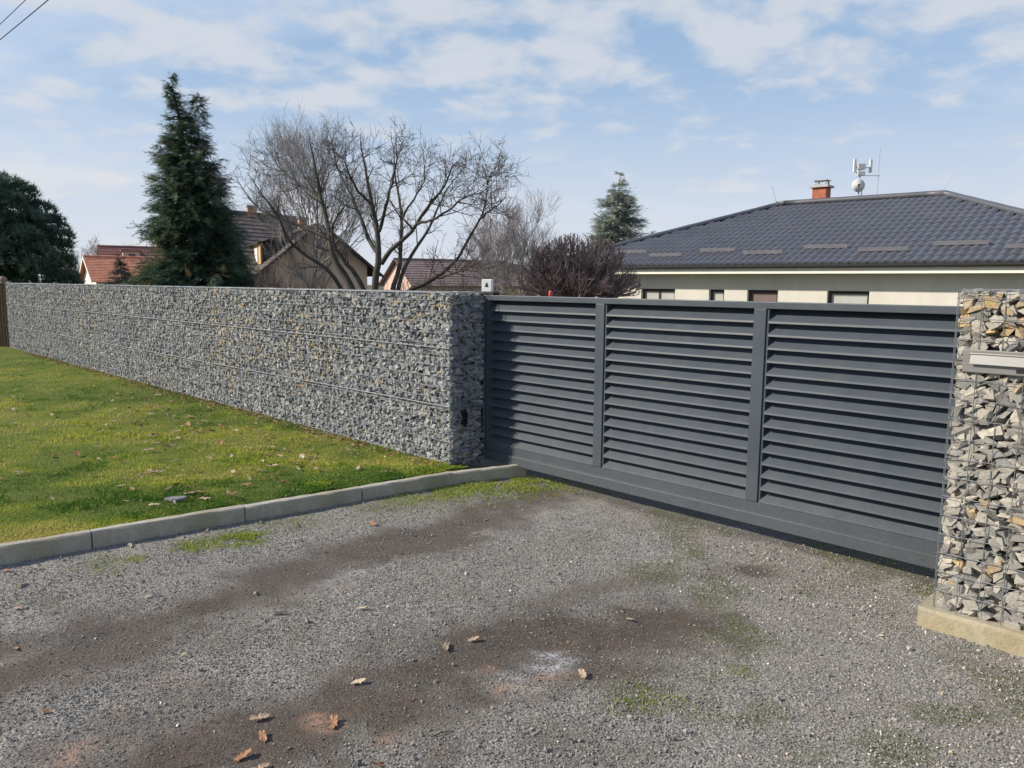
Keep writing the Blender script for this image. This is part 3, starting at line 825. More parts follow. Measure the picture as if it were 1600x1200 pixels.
# brushwood fence at the far end of the wall
e0 = wp(-WL - 0.02, 0.05); fd = np.array([-0.94, 0.34, 0])
fence = thing('brushwood_fence', 'dark brown brushwood fence continuing beyond the far left end of the wall', 'fence', (e0[0], e0[1], 0.0), atan2(fd[1], fd[0]))
for i in range(28):
    mb = MB(); x = i * 0.095; h = 1.60 + random.uniform(-.05, .06)
    mb.tube([(x + random.uniform(-.01, .01), random.uniform(-.01, .01), -0.1), (x, 0, h * 0.5), (x + random.uniform(-.02, .02), random.uniform(-.01, .01), h)], [0.050, 0.052, 0.043], 6)
    mb.build('stake', M_brush, fence)
for z in (0.4, 1.3):
    mb = MB(); mb.tube([(-0.05, -0.055, z), (2.7, -0.055, z)], 0.006, 5); mb.build('binding_wire', M_wire, fence)
p = at_depth(5, 440, e0[1] + 0.25)
fp = thing('fence_post', 'brown post with a rounded pale cap at the far left end of the wall', 'post', (p[0], p[1], 0))
mb = MB(); mb.box((-0.05, -0.05, -0.1), (0.05, 0.05, 1.66)); mb.build('post', M_brush, fp, bevel=0.005)
mb = MB(); mb.tube([(0, 0, 1.66), (0, 0, 1.70), (0, 0, 1.76), (0, 0, 1.81), (0, 0, 1.83)], [0.06, 0.085, 0.09, 0.06, 0.02], 12); mb.build('cap', simple('weathered_cap', (0.26, 0.20, 0.15), 0.9), fp, smooth=True)

# ================================================================ BUNGALOW BEHIND THE GATE
HE = np.array([0.7537, -0.6572, 0]); HM = np.array([0.6572, 0.7537, 0])
HC = np.array([0.75, 23.0, 0])
HL, HW, ZE, ZR = 14.7, 10.4, 2.235, 4.14
HYAW = atan2(HE[1], HE[0])
bung = thing('bungalow', 'cream bungalow with a dark grey hipped tile roof behind the gate', 'house', HC, HYAW)
OV = 0.52; GZ = -0.75
TY = OV + 0.28
def px_to_x(px):      # picture column -> metres along the front wall
    d = ray(px, 450); o_ = np.array([0, 0, CAM_H])
    t_ = ((HC + HM * OV - o_) @ HM) / (d @ HM)
    return float((o_ + d * t_ - HC) @ HE)
wins = [(px_to_x(a), px_to_x(b), k) for a, b, k in ((1002, 1055, 'p'), (1108, 1132, 'p'), (1168, 1216, 'b'), (1293, 1359, 'p'), (1523, 1640, 'd'))]
HEAD, SILL = 1.62, 0.45
mb = MB()
x_prev = OV
for a, b, k in wins:
    mb.box((x_prev, OV, GZ), (a, TY, HEAD)); x_prev = b
    mb.box((a, OV, GZ), (b, TY, SILL - 0.002))
mb.box((x_prev, OV, GZ), (HL - OV, TY, HEAD))
mb.box((OV, OV, HEAD + 0.0005), (HL - OV, TY, ZE - 0.2))
mb.box((OV, TY + 0.001, GZ), (OV + 0.28, HW - OV, ZE - 0.2)); mb.box((HL - OV - 0.28, TY + 0.001, GZ), (HL - OV, HW - OV, ZE - 0.2)); mb.box((OV + 0.281, HW - OV - 0.28, GZ), (HL - OV - 0.281, HW - OV, ZE - 0.2))
mb.build('wall', M_cream, bung)
for a, b, k in wins:
    f = MB(); y0, y1, w = OV + 0.10, OV + 0.17, 0.07
    f.box((a + .001, y0, SILL), (b - .001, y1, SILL + w)); f.box((a + .001, y0, HEAD - w - .002), (b - .001, y1, HEAD - .002))
    f.box((a + .001, y0 + .001, SILL + w), (a + w, y1 - .001, HEAD - w - .002)); f.box((b - w, y0 + .001, SILL + w), (b - .001, y1 - .001, HEAD - w - .002))
    if b < px_to_x(1060): f.box(((a + b) / 2 - .03, y0 + .002, SILL + w), ((a + b) / 2 + .03, y1 - .002, HEAD - w - .002))
    wf = f.build('window', M_winframe, bung)
    MB().box((a + w, OV + 0.12, SILL + w), (b - w, OV + 0.135, HEAD - w - .002)).build('pane', {'p': M_blind, 'b': M_blind_b, 'd': M_glass}[k], wf)
    MB().box((a - 0.03, OV - 0.03, SILL - 0.04), (b + 0.03, OV + 0.098, SILL - 0.003)).build('sill', M_mortar, wf)
# eaves: soffit, fascia, gutter
mb = MB(); mb.box((0.10, 0.10, ZE - 0.199), (HL - 0.10, HW - 0.10, ZE - 0.178)); mb.build('soffit', M_fascia, bung)
mb = MB(); mb.box((0.06, 0.070, ZE - 0.225), (HL - 0.06, 0.098, ZE - 0.03)); mb.build('fascia_board', M_fascia, bung)
mb = MB(); pr = [(0, -0.06, 0.0), (0, -0.055, -0.05), (0, -0.02, -0.08), (0, 0.03, -0.08), (0, 0.065, -0.05), (0, 0.066, 0.0), (0, 0.055, 0.0), (0, 0.02, -0.06), (0, -0.015, -0.06), (0, -0.048, 0.0)]
mb.prism(pr, (-0.05, 0, ZE - 0.012), (HL + 0.05, 0, ZE - 0.012)); mb.build('gutter', M_gutter, bung)
# roof slopes
hw = HW / 2
th = atan2(ZR - ZE, hw); SLEN = hypot(ZR - ZE, hw)
RL = (hw, hw, ZR); RR = (HL - hw, hw, ZR)
mb = MB()
drop = lambda p, q=0.03: (p[0], p[1], p[2] - q)
c0, c1, c2, c3 = (0, 0, ZE), (HL, 0, ZE), (HL, HW, ZE), (0, HW, ZE)
mb.poly([drop(c0), drop(c1), drop(RR), drop(RL)]); mb.build('roof', M_tile, bung)
for nm, ps_ in (('roof', [c1, c2, RR]), ('roof', [c2, c3, RL, RR]), ('roof', [c3, c0, RL])):
    mb = MB(); mb.poly([drop(p, 0.028) for p in ps_]); mb.build(nm, M_tile, bung)
TW, TL = 0.19, 0.35
nw = 8
xs = np.linspace(0, 1, nw + 1)
wave = 0.5 - 0.5 * np.cos(2 * pi * xs); wave = 0.034 * wave ** 0.8
tv, tf = [], []
for (v, dzv, add_) in ((-0.012, -0.030, 0), (-0.012, 0.012, 1), (TL * 0.5, 0.004, 1), (TL + 0.012, -0.006, 1)):
    for x, wv in zip(xs, wave): tv.append((x * TW, v, (wv + 0.010 if add_ else wv) + dzv))
for r_ in range(3):
    for q in range(nw):
        a = r_ * (nw + 1) + q; tf.append((a, a + 1, a + nw + 2, a + nw + 1))
tile_me = make_mesh('roof_tile', tv, tf, [M_tile], smooth=True)
try:
    tile_me.set_sharp_from_angle(angle=radians(50))
except Exception:
    pass
Rt = Matrix.Rotation(th, 4, 'X')
ct, st_ = cos(th), sin(th)
cand = []
nrow = int(SLEN / TL)
for rr in range(nrow):
    v = 0.01 + rr * TL
    inset = (v + TL) * ct
    for ci in range(int(HL / TW)):
        x = ci * TW + 0.02
        if x < inset - 0.12 or x + TW > HL - inset + 0.12: continue
        cand.append((x, v))
cand = np.array(cand)
cw = HC + np.outer(cand[:, 0] + TW / 2, HE) + np.outer((cand[:, 1] + TL / 2) * ct, HM) + np.stack([0 * cand[:, 0], 0 * cand[:, 0], ZE + cand[:, 1] * st_], -1)
pxs, _ = project(cw)
dist = np.linalg.norm(cw, axis=1) + np.where(pxs > 1595, 500, 0)
order = np.argsort(dist)
for i in order[:300]:
    o = add('roof_tile', tile_me, bung)
    x, v = cand[i]; o.location = (x, v * ct, ZE + v * st_ + random.uniform(-.003, .003)); o.rotation_euler = (th + random.uniform(-.008, .008), 0, 0)
tv = np.array(tv); tv2 = np.stack([tv[:, 0], tv[:, 1] * ct - tv[:, 2] * st_, tv[:, 1] * st_ + tv[:, 2] * ct], -1)
rest = order[300:]
offs = np.stack([cand[rest, 0], cand[rest, 1] * ct, ZE + cand[rest, 1] * st_ + rng.uniform(-.003, .003, len(rest))], -1)
V = (tv2[None] + offs[:, None]).reshape(-1, 3)
F = (np.array(tf)[None] + (np.arange(len(rest)) * len(tv))[:, None, None]).reshape(-1, 4)
me = make_mesh('roof_tiling', V, F, [M_tile], smooth=True)
try: me.set_sharp_from_angle(angle=radians(50))
except Exception: pass
tag(add('roof_tiling', me, bung), kind='stuff')
for a, b in ((c0, RL), (c1, RR), (RL, RR), (c2, RR), (c3, RL)):
    a = np.array(a); b = np.array(b); n_ = max(3, int(np.linalg.norm(b - a) / 0.4))
    pts = [a + (b - a) * i / n_ + np.array([0, 0, 0.025]) for i in range(n_ + 1)]
    mb = MB(); mb.tube(pts, [0.082 + 0.004 * (i % 2) for i in range(n_ + 1)], 10); mb.build('ridge_cap', M_tile, bung, smooth=True)
# snow guards in two staggered rows
def roof_at(px, py):      # picture point -> (along, up-slope) on the front slope
    d = ray(px, py); o_ = np.array([0, 0, CAM_H]); c = HC + np.array([0, 0, ZE])
    nrm = np.cross(HE, HM * ct + np.array([0, 0, st_]))
    t_ = ((c - o_) @ nrm) / (d @ nrm); p_ = o_ + d * t_ - c
    return float(p_ @ HE), float(p_ @ (HM * ct + np.array([0, 0, st_])))
for pa, pb in (((957, 398), (1010, 398)), ((1014, 404), (1066, 402)), ((1093, 397), (1150, 394)), ((1160, 401), (1224, 398)), ((1254, 393), (1326, 388)), ((1340, 397), (1421, 393)), ((1456, 388), (1546, 383)), ((1570, 392), (1665, 388)), ((1700, 384), (1820, 378))):
    xa, va = roof_at(*pa); xb, vb = roof_at(*pb); v = (va + vb) / 2
    sg = MB()
    Mg = Matrix.Translation((0, v * ct, ZE + v * st_)) @ Matrix.Rotation(th, 4, 'X')
    sg.box((xa, -0.004, 0.045), (xb, 0.004, 0.135), Mg)
    for x in np.linspace(xa + 0.1, xb - 0.1, 3):
        sg.box((x - 0.015, 0.0045, 0.02), (x + 0.015, 0.12, 0.06), Mg)
    sg.build('snow_guard', M_guard, bung)

def ridge_point(px, back):
    x = px_to_ridge(px); return HC + HE * x + HM * (hw + back)
def px_to_ridge(px, back=0.0):
    d = ray(px, 310); o_ = np.array([0, 0, CAM_H]); t_ = ((HC + HM * (hw + back) - o_) @ HM) / (d @ HM)
    return float((o_ + d * t_ - HC) @ HE)
# chimney of the bungalow (bricks too small to tell apart)
bk = 0.55; xc = px_to_ridge(1283, bk)
ch = MB(); cy_ = hw + bk
ch.box((xc - 0.20, cy_ - 0.20, 3.4), (xc + 0.20, cy_ + 0.20, 4.60)); cho = ch.build('chimney', M_brick_red, bung)
MB().box((xc - 0.27, cy_ - 0.27, 4.601), (xc + 0.27, cy_ + 0.27, 4.66)).build('chimney_slab', M_mortar, cho)
lg = MB()
for ax in (-0.14, 0.14):
    for ay in (-0.14, 0.14): lg.box((xc + ax - 0.02, cy_ + ay - 0.02, 4.661), (xc + ax + 0.02, cy_ + ay + 0.02, 4.80))
lg.box((xc - 0.2, cy_ - 0.2, 4.801), (xc + 0.2, cy_ + 0.2, 4.82)); lg.build('cowl', M_mortar, cho)
# antenna mast with dish
def roof_thing(name, label, cat, px, back, z):
    p_ = HC + HE * px_to_ridge(px, back) + HM * (hw + back); return thing(name, label, cat, (p_[0], p_[1], z))
am = roof_thing('antenna_mast', 'steel mast with a white dish and panel antennas behind the bungalow ridge', 'antenna', 1341, 1.1, 3.55)
mb = MB(); mb.tube([(0, 0, -0.3), (0, 0, 1.75)], 0.024, 8); mb.build('mast', M_galv, am)
mb = MB(); mb.tube([(0.09, 0, -0.3), (0.09, 0, 1.1)], 0.015, 8); mb.build('stay', M_galv, am)
mb = MB(); mb.tube([(-0.05, 0.06, 1.10), (-0.05, 0.0, 1.10), (-0.05, -0.07, 1.10), (-0.05, -0.10, 1.10), (-0.05, -0.11, 1.10)], [0.08, 0.16, 0.19, 0.18, 0.04], 20); mb.build('dish', M_ant, am, smooth=True)
mb = MB(); mb.box((-0.10, -0.08, 1.38), (0.13, 0.06, 1.52)); mb.box((-0.10, -0.08, 1.56), (0.13, 0.04, 1.74)); mb.build('radio_box', M_ant, am, bevel=0.02)
for x in (-0.17, 0.30):
    mb = MB(); mb.box((x - 0.035, -0.05, 1.48), (x + 0.035, 0.03, 1.86)); mb.build('panel_antenna', M_ant, am, bevel=0.01)
mb = MB(); mb.tube([(-0.18, 0, 1.62), (0.31, 0, 1.62)], 0.012, 6); mb.build('crossbar', M_galv, am)
tm = roof_thing('aerial_pole', 'thin tall aerial pole beside the dish mast with a short side arm', 'aerial', 1370, 1.2, 3.55)
mb = MB(); mb.tube([(0, 0, -0.3), (0, 0, 2.15)], [0.012, 0.008], 6); mb.build('pole', M_galv, tm)
mb = MB(); mb.tube([(-0.45, 0, 1.36), (0.05, 0, 1.36)], 0.010, 6); mb.build('arm', M_galv, tm)
for px, lean, lab in ((1214, -0.16, 'thin lightning rod leaning left from the left end of the ridge'), (1468, 0.36, 'thin lightning rod leaning right from the peak at the right end of the ridge')):
    o = roof_thing('lightning_rod', lab, 'lightning rod', px, 0.0, ZR + 0.05)
    mb = MB(); mb.tube([(0, 0, -0.05), (lean, 0, 0.50)], [0.008, 0.005], 5); mb.build('rod', M_galv, o)
    mb = MB(); mb.box((-0.04, -0.04, -0.05), (0.04, 0.04, 0.045)); mb.build('foot', M_galv, o)

# ================================================================ OTHER HOUSES
def slope_courses(name, p00, p10, p01, p11, rows, mat, parent, th_=0.03):
    """stepped tile courses over a four-cornered slope: p00,p10 eave; p01,p11 ridge"""
    p00, p10, p01, p11 = map(lambda p: np.array(p, float), (p00, p10, p01, p11))
    nrm = np.cross(p10 - p00, p01 - p00); nrm /= np.linalg.norm(nrm)
    if nrm[2] < 0: nrm = -nrm
    V, F_ = [], []
    nc = 24
    for r_ in range(rows):
        a, b = r_ / rows, (r_ + 1) / rows
        for i in range(nc + 1):
            u_ = i / nc; j = random.uniform(-.006, .006)
            lo = (p00 * (1 - u_) + p10 * u_) * (1 - a) + (p01 * (1 - u_) + p11 * u_) * a
            hi = (p00 * (1 - u_) + p10 * u_) * (1 - b) + (p01 * (1 - u_) + p11 * u_) * b
            V += [lo - nrm * 0.05, lo + nrm * (th_ + j), hi + nrm * (0.002)]
        k = r_ * (nc + 1) * 3
        for i in range(nc):
            q = k + i * 3
            F_ += [(q, q + 3, q + 4, q + 1), (q + 1, q + 4, q + 5, q + 2)]
    return add(name, make_mesh(name, V, F_, [mat]), parent)
def gable_house(name, label, loc, yaw, L, Wd, ze, zr, gz, wall_m, roof_m, ov=0.35, rows=12, verge=None):
    """ridge along local x; z values absolute"""
    h = thing(name, label, 'house', (loc[0], loc[1], 0), yaw)
    w2 = Wd / 2; k = (zr - ze) / (w2 + ov)
    mb = MB(); zi = ze + ov * k - 0.06
    for x0, x1 in ((0, 0.25), (L - 0.25, L)):
        pr = [(0, -w2, gz), (0, w2, gz), (0, w2, zi), (0, 0, zr - 0.07), (0, -w2, zi)]
        mb.prism(pr, (x0, 0, 0), (x1, 0, 0))
    mb.box((0.251, -w2, gz), (L - 0.251, -w2 + 0.25, zi - 0.05)); mb.box((0.251, w2 - 0.25, gz), (L - 0.251, w2, zi - 0.05))
    mb.build('wall', wall_m, h)
    for sg in (-1, 1):
        slope_courses('roof', (-ov, sg * (w2 + ov), ze), (L + ov, sg * (w2 + ov), ze), (-ov, 0, zr), (L + ov, 0, zr), rows, roof_m, h)
    mb = MB(); mb.tube([(-ov, 0, zr + 0.02), (L + ov, 0, zr + 0.02)], 0.09, 8); mb.build('ridge_cap', roof_m, h)
    if verge:
        for x in (-ov - 0.04, L + ov):
            mb = MB()
            for sg in (-1, 1):
                pr = [(0, sg * (w2 + ov), ze - 0.16), (0, sg * (w2 + ov), ze + 0.03), (0, 0, zr + 0.03), (0, 0, zr - 0.16)]
                mb.prism(pr, (x + 0.001 * sg, 0, 0), (x + 0.04 + 0.001 * sg, 0, 0))
            mb.build('verge_board', verge, h)
    return h

# --- peach gabled house behind the bare tree
p = at_depth(500, 440, 36)
hA = thing('peach_gabled_house', 'peach gabled house with a brown slate roof behind the bare tree', 'house', (p[0], p[1], 0), radians(27))
# local frame: x right, y away; wing gable faces -y at y=0
zE, zA, gz = 2.05, 4.45, -1.6
wL, wR, dp, EH = -2.2, 2.25, 6.0, 2.9
kz = (zA - zE) / EH
zc = zA - 0.50 * kz
mb = MB()
pr = [(wL, 0, gz), (wR, 0, gz), (wR, 0, zE + 0.62 * kz - 0.06), (0.50, 0, zc - 0.06), (-0.50, 0, zc - 0.06), (wL, 0, zE + 0.62 * kz - 0.06)]
mb.prism(pr, (0, 0, 0), (0, 0.3, 0)); mb.build('wall', M_peach, hA)
for sg in (-1, 1):
    slope_courses('roof', (sg * EH, -0.45, zE), (sg * EH, dp, zE), (sg * 0.50, -0.45, zc), (sg * 0.50, dp, zc), 12, M_slate, hA)
    slope_courses('roof', (sg * 0.50, -0.45, zc), (sg * 0.50, dp, zc), (0, 0.25, zA), (0, dp, zA), 3, M_slate, hA)
    mb = MB(); pr = [(sg * (EH + .01), 0, zE - 0.14), (sg * (EH + .01), 0, zE + 0.02), (sg * 0.50, 0, zc + 0.02), (sg * 0.50, 0, zc - 0.14)]
    mb.prism(pr, (0, -0.50, 0), (0, -0.455, 0)); mb.build('verge_board', M_slate_d, hA)
mb = MB(); mb.poly([(-0.57, -0.52, zc - 0.05), (0.57, -0.52, zc - 0.05), (0, 0.25, zA + 0.03)]); mb.build('half_hip', M_slate, hA)
# small white window high in the gable
wf = MB(); wx, wz = 0.07, 3.36
wf.box((wx - 0.22, -0.05, wz - 0.24), (wx - 0.13, 0.02, wz + 0.24)); wf.box((wx + 0.13, -0.05, wz - 0.24), (wx + 0.22, 0.02, wz + 0.24))
wf.box((wx - 0.13, -0.049, wz - 0.24), (wx + 0.13, 0.019, wz - 0.14)); wf.box((wx - 0.13, -0.049, wz + 0.16), (wx + 0.13, 0.019, wz + 0.24))
wo_ = wf.build('window', M_wf_white, hA); MB().box((wx - 0.13, -0.03, wz - 0.14), (wx + 0.13, -0.01, wz + 0.16)).build('pane', M_glass, wo_)
# main block to the left with its own higher roof
mx0, mx1 = -4.2, 1.6
slope_courses('roof', (mx0, 2.0, 2.15), (-2.4, 2.0, 2.15), (mx0, 6.2, 5.3), (0.6, 6.2, 5.05), 15, M_slate, hA)
mb = MB(); mb.poly([(mx0, 10.4, 2.1), (mx1, 10.4, 2.1), (0.6, 6.2, 5.02), (mx0, 6.2, 5.27)]); mb.build('roof', M_slate, hA)
mb = MB(); mb.tube([(mx0, 6.2, 5.32), (0.6, 6.2, 5.07)], 0.10, 8); mb.build('ridge_cap', M_slate, hA)
mb = MB(); mb.box((mx0 + 0.3, 2.5, gz), (wL - 0.001, 2.8, 2.2)); mb.box((mx0 + 0.3, 2.801, gz), (mx0 + 0.6, 10, 2.2)); mb.build('wall', M_ochre, hA)
mb = MB(); mb.box((wL + 0.0, 0.301, gz), (wL + 0.3, 2.499, 2.0)); mb.build('wall', M_ochre, hA)
# dormer on the left slope of the wing, its lit front facing left
fx, ya, yb = -2.30, 1.5, 4.1
zf0, zf1 = zE + (EH + fx) * kz, 3.50
mb = MB(); pr = [(fx, 0, zf0 - 0.1), (-0.55, 0, 3.7), (-0.55, 0, 4.05), (fx, 0, zf1)]
mb.prism(pr, (0, ya, 0), (0, yb, 0)); dm = mb.build('dormer', M_slate_d, hA)
mb = MB(); mb.box((fx - 0.06, ya + 0.01, zf0), (fx - 0.002, yb - 0.01, zf1 - 0.02)); mb.build('dormer_front', M_brick_or, dm)
mb = MB(); mb.box((fx - 0.10, ya - 0.05, zf0), (fx - 0.061, ya + 0.25, zf1)); mb.box((fx - 0.10, yb - 0.25, zf0), (fx - 0.061, yb + 0.05, zf1)); mb.box((fx - 0.10, ya + 0.251, zf1 - 0.12), (fx - 0.061, yb - 0.251, zf1)); mb.build('dormer_trim', M_yellow_trim, dm)
mb = MB(); mb.box((fx - 0.09, ya + 0.9, zf0 + 0.12), (fx - 0.0615, yb - 0.9, zf1 - 0.2)); mb.build('window', M_wf_white, dm)
slope_courses('dormer_roof', (fx - 0.25, ya - 0.2, zf1 + 0.0), (fx - 0.25, yb + 0.2, zf1 + 0.0), (-0.35, ya - 0.2, 4.18), (-0.35, yb + 0.2, 4.18), 5, M_slate_d, dm)
# chimneys
for x, w, z0_, z1_, y_ in ((-2.0, 0.22, 4.7, 5.55, 6.2), (0.15, 0.20, 4.2, 4.92, 4.2)):
    mb = MB(); mb.box((x - w, y_ - w, z0_), (x + w, y_ + w, z1_)); co_ = mb.build('chimney', M_brick_or, hA)
    MB().box((x - w - 0.06, y_ - w - 0.06, z1_ + 0.001), (x + w + 0.06, y_ + w + 0.06, z1_ + 0.07)).build('chimney_slab', M_mortar, co_)
# pale porch at the foot
mb = MB(); pr = [(-4.4, 0, 0.6), (-2.9, 0, 0.6), (-2.9, 0, 1.35), (-3.5, 0, 1.66), (-4.4, 0, 1.42)]
mb.prism(pr, (0, -0.6, 0), (0, 1.4, 0)); mb.build('porch', M_yellow_trim, hA)

# --- pink house and the ones round it
q0 = at_depth(622, 440, 55); q1 = at_depth(745, 440, 57.5)
yaw = atan2(q1[1] - q0[1], q1[0] - q0[0])
gable_house('pink_house', 'low pink house with a mauve brown tiled roof seen right of the bare tree trunks', q0, radians(32), 8.5, 5.2, 1.5, 3.35, -2.2, M_pink, M_mauve, rows=11)
q0 = at_depth(792, 440, 70)
gable_house('beige_gabled_house', 'distant grey beige gabled house between the pink house and the round bush', (q0[0], q0[1]), radians(80), 9, 6.0, 1.2, 3.42, -2.5, M_greybeige, M_mauve, rows=9)
q0 = at_depth(140, 440, 60); 
rh = gable_house('red_roofed_house', 'white gabled house with a bright terracotta roof left of the tall fir', (q0[0], q0[1]), radians(38), 11.5, 5.2, 1.62, 3.55, -2.2, M_whitewash, M_terra, rows=16, verge=M_fascia)
q0 = at_depth(162, 440, 72)
mh = gable_house('maroon_roofed_house', 'house with a dull maroon roof and pale dormer behind the terracotta roof', (q0[0], q0[1]), radians(30), 14, 7, 1.9, 4.85, -2.2, M_greybeige, M_maroon, rows=12)
mb = MB(); mb.box((1.6, -2.6, 3.2), (3.0, -0.8, 4.35)); d_ = mb.build('dormer', M_greybeige, mh)
MB().box((2.05, -2.63, 3.5), (2.6, -2.602, 4.1)).build('window', M_glass, d_)
mb = MB(); mb.box((1.45, -2.8, 4.351), (3.15, -0.4, 4.45)); mb.build('dormer_roof', M_maroon, d_)
mb = MB(); mb.box((4.6, -0.4, 4.5), (5.0, 0.0, 5.5)); mb.build('chimney', M_brick_or, mh)

# ================================================================ TREES
def norm(v): return v / (np.linalg.norm(v, axis=-1, keepdims=True) + 1e-9)
def grow(st, d, ln, K, wig, up, r=rng):
    n = len(st); P = np.empty((n, K, 3)); P[:, 0] = st; d = norm(d)
    for k in range(1, K):
        d = norm(d + r.normal(0, wig, (n, 3)) + np.array([0, 0, up]))
        P[:, k] = P[:, k - 1] + d * (ln / (K - 1))[:, None]
    return P
def spawn(P, Rr, per, tmin, tmax, ang, jit, r=rng):
    """children start points/dirs/parent radius along parents"""
    n, K, _ = P.shape
    idx = np.repeat(np.arange(n), per); t = r.uniform(tmin, tmax, len(idx)) * (K - 1)
    k = np.minimum(t.astype(int), K - 2); f = (t - k)[:, None]
    st = P[idx, k] * (1 - f) + P[idx, k + 1] * f
    tan = norm(P[idx, k + 1] - P[idx, k])
    pr = norm(np.cross(tan, r.normal(size=(len(idx), 3))))
    a = np.clip(r.normal(ang, jit, len(idx)), 0.1, 1.6)[:, None]
    rad = Rr[idx, k] * (1 - f[:, 0]) + Rr[idx, k + 1] * f[:, 0]
    return st, tan * np.cos(a) + pr * np.sin(a), rad, t / (K - 1), idx
def taper(r0, r1, K):
    t = np.linspace(0, 1, K)[None]
    return r0[:, None] * (1 - t) + np.asarray(r1)[..., None] * t
def resample(pts, K):
    pts = np.array(pts, float); d = np.r_[0, np.cumsum(np.linalg.norm(np.diff(pts, axis=0), axis=1))]
    t = np.linspace(0, d[-1], K)
    out = np.stack([np.interp(t, d, pts[:, i]) for i in range(3)], -1)
    out[1:-1] = 0.5 * out[1:-1] + 0.25 * (out[:-2] + out[2:])
    return out
def wood(name, sets, mat, parent):
    Vs, Fs, k = [], [], 0
    for P, Rr, sides in sets:
        V, F_ = tubes(P, Rr, sides); Vs.append(V); Fs.append(F_ + k); k += len(V)
    return add(name, make_mesh(name, np.concatenate(Vs), np.concatenate(Fs), [mat], smooth=True), parent)

# --- the spreading bare tree with traced limbs
TD = 13.5
def tr(lst, bow, s0=0.0):
    """limb drawn over the picture crop, given its own depth"""
    n = len(lst)
    return [at_depth(360 + a * 0.2875, 160 + b * 0.2875, TD + s0 + (bow - s0) * (i / (n - 1))) for i, (a, b) in enumerate(lst)]
base = at_depth(590, 462, TD)
gz0 = float(land_z(base[0], base[1]))
cherry = thing('bare_fruit_tree', 'wide spreading leafless tree with several mossy limbs behind the gabion wall', 'tree', (base[0], base[1], gz0))
inv = np.array([base[0], base[1], gz0])
limbs = [
    ([(690, 1120), (660, 1000), (600, 910), (550, 830), (545, 760), (530, 640), (490, 530), (465, 380), (440, 250), (425, 170)], 0.3, 0.085, 0.012),
    ([(745, 1120), (725, 1000), (660, 910), (590, 830), (553, 745), (548, 660), (600, 590), (660, 520)], -0.5, 0.065, 0.010),
    ([(640, 1100), (600, 1000), (520, 900), (430, 840), (340, 790), (300, 720), (250, 600), (170, 510), (90, 380)], -1.3, 0.050, 0.008),
    ([(535, 740), (420, 690), (300, 640), (190, 600), (110, 540), (50, 450), (20, 380)], 0.9, 0.036, 0.006),
    ([(500, 540), (430, 480), (330, 410), (250, 340), (200, 250)], 1.0, 0.034, 0.006),
    ([(770, 1120), (785, 1000), (800, 900), (808, 720), (770, 560), (745, 400), (715, 300), (705, 170)], 0.2, 0.082, 0.010),
    ([(808, 700), (845, 570), (880, 430), (905, 330), (900, 200)], -0.9, 0.042, 0.008),
    ([(797, 815), (745, 740), (710, 630), (650, 490), (600, 400), (560, 280), (550, 190)], 1.2, 0.046, 0.008),
    ([(822, 875), (880, 790), (950, 740), (1020, 660), (1080, 545), (1180, 445), (1205, 310), (1270, 340)], -1.2, 0.050, 0.008),
    ([(1020, 660), (1060, 648), (1110, 635), (1200, 575), (1300, 490), (1370, 500), (1440, 420)], -1.6, 0.030, 0.006),
    ([(860, 1110), (885, 1000), (920, 920), (925, 800), (935, 640), (910, 480), (885, 350), (930, 250)], 1.0, 0.060, 0.008),
    ([(880, 1110), (920, 1000), (945, 880), (1005, 800), (1070, 710), (1110, 620), (1140, 540), (1200, 430), (1280, 340)], 1.6, 0.050, 0.007),
    ([(840, 1130), (980, 1015), (1090, 970), (1180, 910), (1250, 830), (1320, 690), (1390, 590), (1395, 400)], -0.8, 0.056, 0.010),
    ([(1350, 645), (1390, 598), (1440, 570), (1475, 540), (1500, 500)], -1.2, 0.022, 0.006),
    ([(1393, 450), (1415, 385), (1445, 380)], -0.7, 0.018, 0.005),
    ([(1130, 955), (1210, 930), (1300, 900), (1380, 850)], -1.3, 0.030, 0.008),
    ([(770, 560), (690, 480), (640, 380), (620, 320), (640, 230)], -1.0, 0.030, 0.006),
    ([(925, 640), (1000, 520), (1060, 420), (1050, 300)], 0.6, 0.028, 0.006),
]
PL_, RL_ = [], []
S0 = {(535, 740): .17, (500, 540): .2, (808, 700): .09, (797, 815): .07, (822, 875): .06, (1020, 660): -.51, (1350, 645): -.63, (1393, 450): -.76, (1130, 955): -.27, (770, 560): .11, (925, 640): .57}
for pts, bow, r0, r1 in limbs:
    r1 *= 0.5; r0 *= 0.86
    P_ = resample(tr(pts, bow, S0.get(pts[0], 0.0)), 16) - inv
    P_[1:-1] += rng.normal(0, 0.007, (14, 3))
    R_ = r1 + (r0 - r1) * (1 - np.linspace(0, 1, 16)) ** 0.9
    PL_.append(P_); RL_.append(R_)
    wood('limb', [(P_[None], R_[None], 8)], M_bark, cherry)
# short common trunk below, hidden by the wall
tp = np.array([[0, 0, -0.2], [0.0, 0, 0.5], [0.05, 0, 1.2], [0.08, 0, 1.75]]); 
for P_, R_ in list(zip(PL_, RL_)):
    pass
wood('trunk', [(tp[None], np.array([[0.30, 0.25, 0.22, 0.16]]), 10)], M_bark, cherry)
PA = np.array(PL_); RA = np.array(RL_)
st, d, rad, t, _ = spawn(PA, RA, 12, 0.28, 1.0, 0.85, 0.3)
ln = rng.uniform(0.3, 0.95, len(st)) * (1.2 - 0.80 * t)
B1 = grow(st, d, ln, 7, 0.11, 0.08); R1 = taper(np.minimum(rad * 0.5, 0.013), np.full(len(st), 0.0036), 7)
st, d, rad, t, _ = spawn(B1, R1, 6, 0.15, 1.0, 0.9, 0.3)
ln = rng.uniform(0.12, 0.42, len(st))
B2 = grow(st, d, ln, 5, 0.20, 0.05); R2 = taper(np.minimum(rad * 0.6, 0.0055), np.full(len(st), 0.0024), 5)
